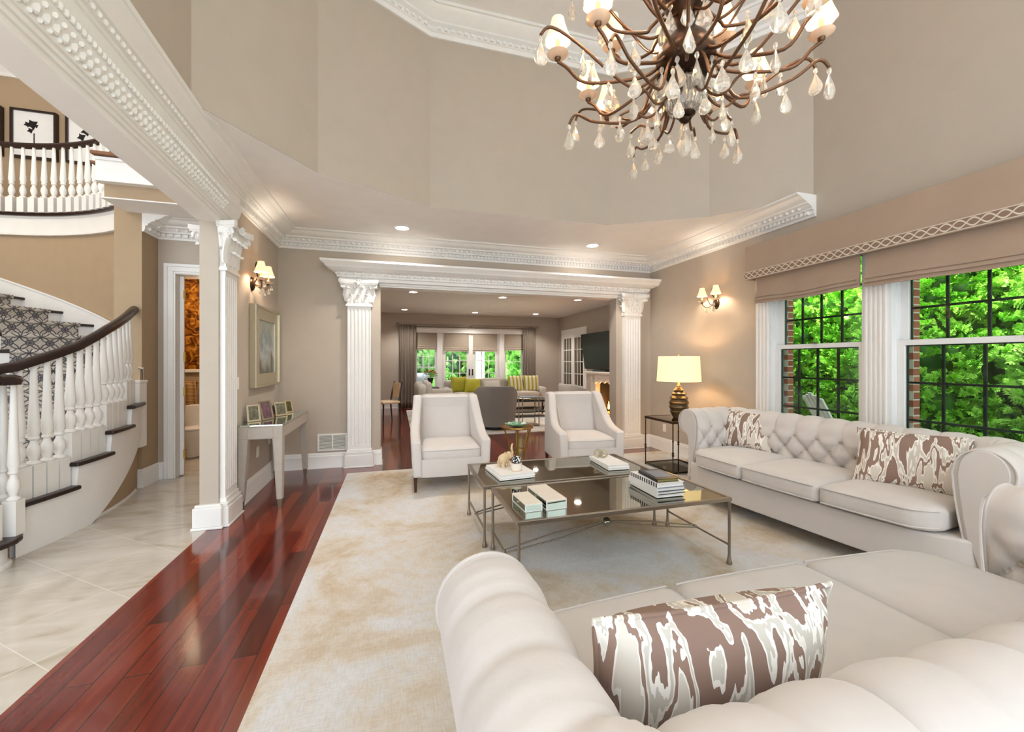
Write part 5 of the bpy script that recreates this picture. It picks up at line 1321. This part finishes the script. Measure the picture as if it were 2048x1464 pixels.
for i,(x0,x1,zb,lab) in enumerate(((.60,1.20,1.74,'beige flat shade, leftmost of the four on the garden windows'),(1.44,2.20,1.69,'beige shade on the left French door'),(2.33,3.10,1.69,'beige shade on the right French door'),(3.35,3.96,1.73,'beige flat shade, rightmost of the four on the garden windows'))):
    o = thing('roman_shade', lab, 'window shade', ((x0+x1)/2, YB-.015, 0), 0, 'beige shades of the garden windows'); w_ = (x1-x0)/2
    m = MB(); pr = [(-.0,2.24),(-.0,zb+.12),(-.012,zb+.1),(-.004,zb+.09),(-.02,zb+.05),(-.006,zb+.04),(-.02,zb),(.008,zb),(.008,2.24)]
    m.add([(-w_,y,z) for y,z in pr]+[(w_,y,z) for y,z in pr], [tuple(range(9)),tuple(range(17,8,-1))]+[(q,9+q,9+(q+1)%9,(q+1)%9) for q in range(9)])
    m.build('shade_cloth','shadef',o)
rd = thing('curtain_rod','long silver curtain rod above the garden windows','curtain rod',(2.25,YB-.13,2.49))
MB().cyl((-2.13,0,0),(2.13,0,0),.018).build('rod','pewter',rd,smooth=40); MB().cyl((-2.08,.06,-.05),(2.08,.06,-.05),.014).build('rear_rod','pewter',rd,smooth=40)
for x in (-2.17,2.17): MB().ball((x,0,0),.04,14,8).build('finial','pewter',rd,smooth=60)
for x in (-1.95,0,1.95): MB().box(x-.012,x+.012,0,.13,-.06,.02).ball((x,-.02,-.02),.025,8,6).build('bracket','hook',rd)
def curtain(x0, x1, lab):
    o = thing('curtain', lab, 'curtain', ((x0+x1)/2, YB-.13, 0), 0, 'taupe curtains of the garden windows'); w_ = (x1-x0)/2; m = MB()
    m.grid(lambda u,v:(-w_+2*w_*u+.01*sin(5*v+9*u), .035*sin(u*5*2*pi)*(.55+.45*v)+.008*sin(31*u), 2.46-2.45*v), 80, 14)
    m.build('panel','curt',o,smooth=80,solid=.006)
    for i in range(6):
        x = -w_+.03+(2*w_-.06)*i/5; MB().tube([(x,.026*cos(2*pi*k/16),2.49+.026*sin(2*pi*k/16)) for k in range(16)],.004,6,closed=True).build('curtain_ring','pewter',o,smooth=60)
curtain(.12,.60,'taupe silk curtain left of the garden windows'); curtain(3.92,4.36,'taupe silk curtain right of the garden windows')
# French door pair in the right wall
f = MB(); y0, y1 = 10.42, 12.2
f.box(XR2-.03,XR2,y0,y0+.09,0,2.36).box(XR2-.03,XR2,y1-.09,y1,0,2.36).box(XR2-.035,XR2,y0,y1,2.27,2.38)
fd = struct('door_4', f, 'white', bevel=.004)
for a, b_ in ((y0+.09,(y0+y1)/2),((y0+y1)/2,y1-.09)):
    l = MB(); x = XR2-.035; st_=.11
    l.box(x,x+.035,a,a+st_,0,2.27).box(x,x+.035,b_-st_,b_,0,2.27).box(x,x+.035,a,b_,2.10,2.27).box(x,x+.035,a,b_,0,.3)
    for i in range(1,3): yy = a+st_+(b_-a-2*st_)*i/3; l.box(x+.008,x+.03,yy-.011,yy+.011,.3,2.1)
    for i in range(1,5): zz = .3+1.8*i/5; l.box(x+.008,x+.03,a+st_,b_-st_,zz-.011,zz+.011)
    lo = l.build('door_leaf','white',fd)
    MB().box(x+.022,x+.03,a+st_,b_-st_,.3,2.1).build('pane','tv' if False else 'mirror',lo)
# fireplace
fp = thing('fireplace','white carved mantel fireplace with a burning fire in family room','fireplace',(XR2,9.0,0))
m = MB()
m.box(-.16,0,-.90,-.62,0,1.02).box(-.16,0,.62,.90,0,1.02).box(-.16,0,-.9,.9,.86,1.06); m.build('surround','stone',fp,bevel=.01)
m = MB().box(-.30,0,-1.0,1.0,1.09,1.13).box(-.26,0,-.95,.95,1.06,1.09); m.build('mantel_shelf','white',fp,bevel=.01)
ap = [(-.62,.90)] + [(-.62+1.24*i/30, .80+.05*abs(sin(pi*i/6))+.04*sin(pi*i/30)) for i in range(31)] + [(.62,.90),(.62,1.04),(-.62,1.04)]
m = MB(); m.prism([(a,b_) for a,b_ in ap],-.185,-.15,'x')
for i in range(9): t = -.5+1.0*i/8; m.ball((-.19,t,.95+.02*cos(i*3)),.045,8,6,(.4,1.2,.7))
for s in (-1,1):
    P = [(-.19,s*.76+.06*(1-k/20)*cos(k*.55),.93+.06*(1-k/20)*sin(k*.55)) for k in range(20)]; m.tube(P,.016,6)
m.build('carved_apron','white',fp,smooth=50)
m = MB().box(.0,.36,-.55,.55,.02,.06).box(.34,.36,-.55,.55,.02,.88).box(0,.36,-.57,-.55,.02,.88).box(0,.36,.55,.57,.02,.88).box(0,.36,-.57,.57,.86,.88)
m.box(-.02,.0,-.62,-.55,.02,.86).box(-.02,.0,.55,.62,.02,.86).box(-.02,0,-.62,.62,.80,.86); m.build('firebox','charcoal',fp)
MB().box(-.62,-.0,-1.05,1.05,0,.045).build('hearth','stone',fp,bevel=.006)
for k,(y,z,a) in enumerate(((-.2,.12,.2),(.2,.13,-.3),(0,.2,.1),(.35,.12,.5),(-.38,.13,-.4))):
    MB().tube([(.10+.05*(k%2),y-.2*cos(a),z-.02*sin(a)),(.16,y+.2*cos(a),z+.03*sin(a))],.045,9).build('log','log',fp,smooth=50)
rnd = random.Random(2)
for k in range(9):
    y = -.42+.84*k/8+rnd.uniform(-.03,.03); h = rnd.uniform(.12,.30)
    MB().lathe([(.02,0),(.04,h*.2),(.03,h*.5),(.012,h*.8),(.001,h)],(.13,y,.14),8,sx=.6).build('flame','flame',fp,smooth=60)
em = MB()
for k in range(26): em.ball((rnd.uniform(.05,.25),rnd.uniform(-.45,.45),.075),rnd.uniform(.015,.03),6,4)
em.build('embers','ember',fp)
lamp('fire_light','POINT',(.05,0,.35),12,(1,.45,.15),.1,fp)
tv = thing('television','black flat television tilted on the wall above the mantel','television',(XR2-.20,9.40,1.66)); tv.rotation_euler = (0,radians(-7),0)
MB().box(-.03,.02,-.83,.83,-.475,.475).build('bezel','black',tv,bevel=.004); MB().box(-.033,-.029,-.815,.815,-.46,.46).build('screen','tv',tv); MB().box(.02,.13,-.2,.2,-.15,.15).build('wall_bracket','charcoal',tv)
sb = MB().box(-.05,.05,-.35,.35,0,.035).build('soundbar','black',None,loc=(5.02,9.3,1.132)); tag(sb,'slim black soundbar lying on the mantel below television','soundbar')
# rug and seating
r2 = MB().rbox((2.3,9.7,.006),(4.0,4.3,.012),.005,(8,8,1)).build('pale_rug','rug',None); tag(r2,'pale area rug under the grey seating in the family room','rug')
def sofa(loc, rz, w, label, m, ncush):
    o = thing('sofa', label, 'sofa', loc, rz)
    MB().rbox((0,0,.24),(w,.9,.30),.05,(10,6,4)).build('seat_base',m,o,smooth=60)
    MB().rbox((0,.36,.52),(w-.1,.22,.66),.08,(12,5,8)).build('backrest',m,o,smooth=60)
    for s in (-1,1): MB().rbox((s*(w/2-.10),0,.40),(.20,.92,.50),.08,(5,8,6)).build('arm',m,o,smooth=60)
    cw = (w-.42)/ncush
    for i in range(ncush):
        x = -w/2+.21+cw*(i+.5)
        MB().rbox((x,-.06,.44),(cw-.01,.72,.15),.05,(8,8,4),crown=.02).build('seat_cushion',m,o,smooth=60)
        MB().rbox((x,.20,.68),(cw-.01,.17,.40),.07,(8,5,8),crown=.02).build('back_cushion',m,o,smooth=60)
    for sx in (-1,1):
        for sy in (-1,1): MB().tube([(sx*(w/2-.1),sy*.36,0),(sx*(w/2-.1),sy*.36,.1)],[.02,.03],8).build('leg','legwood',o)
    return o
sofa((2.75,11.35,.012),0,2.9,'light grey sofa facing the camera below the garden windows','sectfab',3)
sofa((.95,10.2,.012),radians(90),1.8,'light grey sofa seen from its end beside flower table','sectfab',2)
P2 = 'cushions on the grey sofas'
def p2(lab, w, h, loc, rot, m): pillow(lab,w,h,.15,loc,rot,P2,m,m,'throw_pillow')
p2('chartreuse pillow left on the far grey sofa',.46,.44,(1.72,11.22,.54),(radians(-18),0,radians(10)),'yellowp')
p2('chartreuse pillow leaning beside the first one on the far grey sofa',.44,.42,(2.05,11.05,.54),(radians(-30),0,radians(-12)),'yellowp')
p2('yellow and white patterned pillow, left of the right-hand pair',.46,.46,(3.35,11.20,.54),(radians(-16),0,radians(4)),'pillowstripe')
p2('yellow and white patterned pillow at the right end of the far sofa',.46,.46,(3.80,11.16,.54),(radians(-16),0,radians(-8)),'pillowstripe')
p2('beige pillow in the middle of the far grey sofa',.52,.38,(2.62,11.02,.54),(radians(-34),0,radians(0)),'sectfab')
def barrel(loc, rz, label, m='greyfab', s=1):
    # tub chair; the curved back wraps the seat, front toward -y
    o = thing('tub_chair', label, 'armchair', loc, rz)
    b = MB(); n = 36; sec = 9; vs = []; fs = []
    for i in range(n+1):
        t = i/n; a = radians(-52+284*t); f = abs(2*t-1); top = .84-.26*max(0,(f-.35)/.65)**1.0; ro, ri = .42, .33
        if f > .9: pass
        ex = .03*(1-f)
        pr = [(ro*.90,.06),(ro*.96,.3),(ro+ex,top-.05),(ro+ex-.03,top),(ri+.03+ex,top),(ri+ex,top-.05),(ri,.40),(ri,.06)]
        for r_, z_ in pr: vs.append((r_*cos(a), r_*sin(a)*1.0, z_))
    k = 8
    for i in range(n):
        for j in range(k): fs.append((i*k+j,i*k+(j+1)%k,(i+1)*k+(j+1)%k,(i+1)*k+j))
    fs += [tuple(range(k)), tuple(n*k+j for j in range(k-1,-1,-1))]
    b.add(vs, fs); b.build('curved_back', m, o, smooth=50, bevel=.01)
    MB().lathe([(.36,.06),(.37,.1),(.36,.30),(.3,.31)],(0,-.03,0),32).build('seat_base',m,o,smooth=50)
    MB().lathe([(.30,.30),(.325,.32),(.325,.42),(.29,.46),(.001,.475)],(0,-.03,0),32).build('seat_cushion',m,o,smooth=50)
    MB().lathe([(.30,0),(.32,.02),(.32,.06),(.2,.06)],(0,0,0),28).build('swivel_base','black',o)
    o.scale = (s,s,s); return o
barrel((2.02,8.25,.012), radians(168), 'grey swivel tub chair with its back to the opening', s=1.05)
barrel((4.25,9.1,.012), radians(100), 'grey tub chair by the fireplace behind the right armchair', 'sectfab')
# tables and small pieces
ct = thing('coffee_table','low dark glass-topped table in front of the far grey sofa','coffee table',(3.15,9.75,.012))
MB().box(-.6,.6,-.35,.35,.42,.435).build('glass_top','tglass',ct,bevel=.003)
f = MB()
for a,b_,c_,e_ in ((-.6,.6,-.35,-.32),(-.6,.6,.32,.35),(-.6,-.57,-.35,.35),(.57,.6,-.35,.35)): f.box(a,b_,c_,e_,.39,.42)
f.build('frame','charcoal',ct); MB().box(-.52,.52,-.28,.28,.12,.14).build('lower_shelf','black',ct)
for sx in (-1,1):
    for sy in (-1,1): MB().cbox((sx*.585,sy*.335,.195),(.03,.03,.39)).build('leg','charcoal',ct)
tp = MB(); tp.lathe([(.001,0),(.10,.0),(.17,.018),(.165,.022),(.10,.008),(.001,.008)],n=28); to = tp.build('serving_tray','cream',None,smooth=50,loc=(3.1,9.7,.448)); tag(to,'pale round tray on the low dark table','tray')
at_ = thing('accent_table','slender iron accent table beside the grey tub chair','accent table',(2.78,8.35,.012))
MB().box(-.2,.2,-.15,.15,.60,.62).build('tabletop','bluegrey',at_,bevel=.004)
for sx in (-1,1):
    for sy in (-1,1): MB().cbox((sx*.185,sy*.135,.3),(.018,.018,.6)).build('leg','pewter',at_)
MB().box(-.19,.19,-.14,.14,.01,.03).build('foot_frame','pewter',at_)
st2 = thing('side_cabinet','dark wood side table carrying the flower vase','side table',(.85,11.35,0))
MB().rbox((0,0,.66),(.62,.50,.06),.02,(4,4,2)).build('tabletop','darkwood',st2,smooth=50); MB().box(-.27,.27,-.21,.21,.50,.63).build('drawer_case','darkwood',st2,bevel=.004)
MB().ball((0,-.22,.565),.014,8,6).build('drawer_knob','brass',st2)
for sx in (-1,1):
    for sy in (-1,1): MB().tube([(sx*.25,sy*.19,0),(sx*.25,sy*.19,.5)],[.016,.026],8).build('leg','darkwood',st2)
va2 = thing('flower_vase','dark vase of orange flowers on the side table by the curtain','flower vase',(.93,11.30,.69))
MB().lathe([(.045,0),(.05,.01),(.04,.06),(.06,.15),(.085,.24),(.082,.245),(.05,.15),(.02,.03),(.001,.02)],n=24).build('vase','black',va2,smooth=50)
rnd = random.Random(8); fl = MB(); sm = MB()
for k in range(22):
    a = rnd.uniform(0,6.28); r_ = rnd.uniform(.02,.19); z_ = .44-.5*r_*r_/.19*1.0+rnd.uniform(-.03,.03); c = (r_*cos(a),r_*sin(a),z_)
    for j in range(6): q = j*pi/3; fl.ball((c[0]+.018*cos(q),c[1]+.018*sin(q),c[2]),.016,6,4,(1,1,.6))
    sm.tube([(0,0,.2),(c[0]*.6,c[1]*.6,c[2]*.75),c],.003,5)
    if k%2: sm.ball((c[0]*1.05,c[1]*1.05,c[2]-.06),.03,6,4,(1,.5,.7))
fl.build('blooms','petal',va2,smooth=50); sm.build('stems','leaf2',va2)
dc_ = thing('dining_chair','wooden side chair with cream seat at left of the family room','chair',(-.18,9.75,0),radians(-60))
for sx in (-1,1):
    MB().tube([(sx*.2,-.2,0),(sx*.21,-.2,.44)],[.013,.02],6).build('leg','darkwood',dc_)
    MB().tube([(sx*.19,.24,0),(sx*.19,.2,.44),(sx*.18,.24,.7),(sx*.17,.29,.92)],[.013,.02,.017,.014],6).build('leg','darkwood',dc_)
MB().rbox((0,0,.46),(.46,.44,.07),.03,(5,5,3)).build('seat','tusk',dc_,smooth=60); MB().rbox((0,.25,.72),(.32,.035,.34),.015,(5,2,5)).build('backrest','tusk',dc_,smooth=60)
# ================================================================ OUTSIDE
gr = MB().box(4.34, 30, -14, 34, -.5, -.28).box(-20, 4.34, 12.75, 34, -.5, -.28); struct('ground', gr, 'grass')
struct('terrace', MB().box(-3, 6.5, 12.72, 16.5, -.28, -.02).box(4.34,7.2,1.0,6.5,-.28,-.1), 'patio')
def foliage_mesh(H, R, seed, nclump, shape, fine):
    rnd = random.Random(seed); V = []; F = []
    for c in range(nclump):
        t = rnd.random()**.9; z = .1+t*(H-.12); a = rnd.uniform(0,2*pi); r_ = R*(1-t**2.6)**shape*rnd.uniform(.84,1.06)*(1+.10*sin(3*a+7*t))
        p = Vector((r_*cos(a), r_*sin(a), z)); out = Vector((cos(a), sin(a), rnd.uniform(.1,1.1))).normalized(); sz = rnd.uniform(.11,.19)*fine
        for k in range(7):
            d = (out + Vector((rnd.uniform(-1,1),rnd.uniform(-1,1),rnd.uniform(-.5,1)))*.6).normalized()
            s = d.cross(Vector((rnd.uniform(-1,1),rnd.uniform(-1,1),rnd.uniform(-1,1)))).normalized(); L_ = sz*rnd.uniform(.7,1.2)
            n_ = d.cross(s)
            # a flat fern-like spray: stem with alternating narrow lobes that droop at the tip
            for lb in range(7):
                if lb == 0: an, ll, st0 = 0, 1, 0
                else: an = (.75 if lb % 2 else -.75); st0 = .12+.13*lb; ll = .62-.07*lb
                dd = d*cos(an)+s*sin(an); ss = dd.cross(n_); wv = L_*.085; m0 = p+d*L_*st0*.9-Vector((0,0,.10*st0*L_)); i0 = len(V)
                V += [m0-ss*wv*.5, m0+dd*L_*ll*.6-ss*wv-n_*.004, m0+dd*L_*ll-Vector((0,0,.08*L_)), m0+dd*L_*ll*.6+ss*wv+n_*.004]; F.append((i0,i0+1,i0+2,i0+3))
    b = MB(); b.add(V, F); return b
FOL = {}
def evergreen(loc, H, R, label, seed, nclump=420, name='arborvitae_tree', grp='hedge trees outside the side windows', leaf='leaf', shape=.35, fine=1, var=None):
    o = thing(name, label, 'tree', loc, seed*1.3, grp)
    MB().tube([(0,0,0),(0,0,H*.9)],[.07,.02],8).build('trunk','bark',o)
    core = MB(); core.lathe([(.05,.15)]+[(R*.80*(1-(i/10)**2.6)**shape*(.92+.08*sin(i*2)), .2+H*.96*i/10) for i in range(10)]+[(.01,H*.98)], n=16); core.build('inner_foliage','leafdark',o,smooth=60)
    if var is not None and var in FOL: f = FOL[var].copy(); COL.objects.link(f); f.parent = o; f.rotation_euler = (0,0,seed*2.1)
    else:
        f = foliage_mesh(H, R, seed, nclump, shape, fine).build('foliage', leaf, o, fix=False)
        if var is not None: FOL[var] = f
    return o
HL = ['hedge tree left of the first window pane','hedge tree filling the left of the narrower window','hedge tree behind the white garden chair','hedge tree seen at the pillar between the windows','hedge tree behind the left panes of the wide window','hedge tree behind the middle panes of the wide window','hedge tree behind the right panes of the wide window','hedge tree at the right edge of the view','hedge tree beyond the frame of the wide window']
for i in range(9):
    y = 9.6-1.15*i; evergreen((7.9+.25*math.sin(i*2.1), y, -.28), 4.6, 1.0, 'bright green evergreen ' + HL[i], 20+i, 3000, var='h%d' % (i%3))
# white garden chair
ac = thing('adirondack_chair','white slatted garden chair standing before the green hedge','garden chair',(6.05,4.10,-.10),radians(60))
for k in range(5): MB().cbox((-.24+.12*k,.32,.66),(.10,.02,.86-.07*abs(k-2)),rx=radians(-24)).build('back_slat','vinyl',ac)
for k in range(5): MB().cbox((0,-.28+.11*k,.36-.03*k),(.56,.09,.02)).build('seat_slat','vinyl',ac)
for s in (-1,1):
    MB().cbox((s*.33,-.05,.58),(.12,.72,.022)).build('armrest','vinyl',ac); MB().cbox((s*.30,-.32,.28),(.03,.10,.58)).build('front_leg','vinyl',ac); MB().cbox((s*.28,.10,.20),(.03,.9,.10),rx=radians(-16)).build('side_rail','vinyl',ac)
# garden behind the family room
gp = thing('porch_column','white porch column outside the right French door','column',(2.95,14.4,-.02))
MB().box(-.14,.14,-.14,.14,0,3.2).build('shaft','vinyl',gp,bevel=.01); MB().box(-.18,.18,-.18,.18,0,.22).build('plinth','vinyl',gp,bevel=.01)
gl = thing('barbecue_grill','grey covered barbecue outside the left garden window','barbecue',(.75,14.3,-.02))
MB().rbox((0,0,.80),(.9,.5,.42),.14,(6,5,5)).build('hood','bluegrey',gl,smooth=60); MB().box(-.38,.38,-.22,.22,0,.62).build('cart','bluegrey',gl,bevel=.02); MB().cyl((-.3,-.27,.85),(.3,-.27,.85),.014).build('handle','pewter',gl)
GL = ['round green garden shrub left of the French doors','tall loose green tree behind the barbecue','green garden tree behind the left French door','green garden tree between the two French doors','green garden tree behind the porch column','green garden shrub outside the rightmost garden window','tall green tree at the far right of the garden']
for i,(x,y,h,r) in enumerate(((-.6,18.5,3.2,1.4),(.9,20.5,4.6,1.8),(2.3,19.0,3.4,1.3),(3.8,21.0,4.8,1.9),(4.6,18.0,3.2,1.2),(5.4,16.0,2.6,.9),(6.6,19.5,4.6,1.8))):
    evergreen((x,y,-.28), h, r, GL[i], 60+i, 900, 'garden_tree', 'trees in the garden behind', 'leaf2', .5, 1.7)
ls = ['low rounded shrub just outside the left French door','low yellow-green shrub outside the rightmost garden window']
for i,(x,y) in enumerate(((1.9,15.9),(4.9,14.6))):
    evergreen((x,y,-.02), .95, .55, ls[i], 90+i, 420, 'garden_shrub', 'low shrubs by the terrace', 'leaf2' if i == 0 else 'leaf', .7, .8)
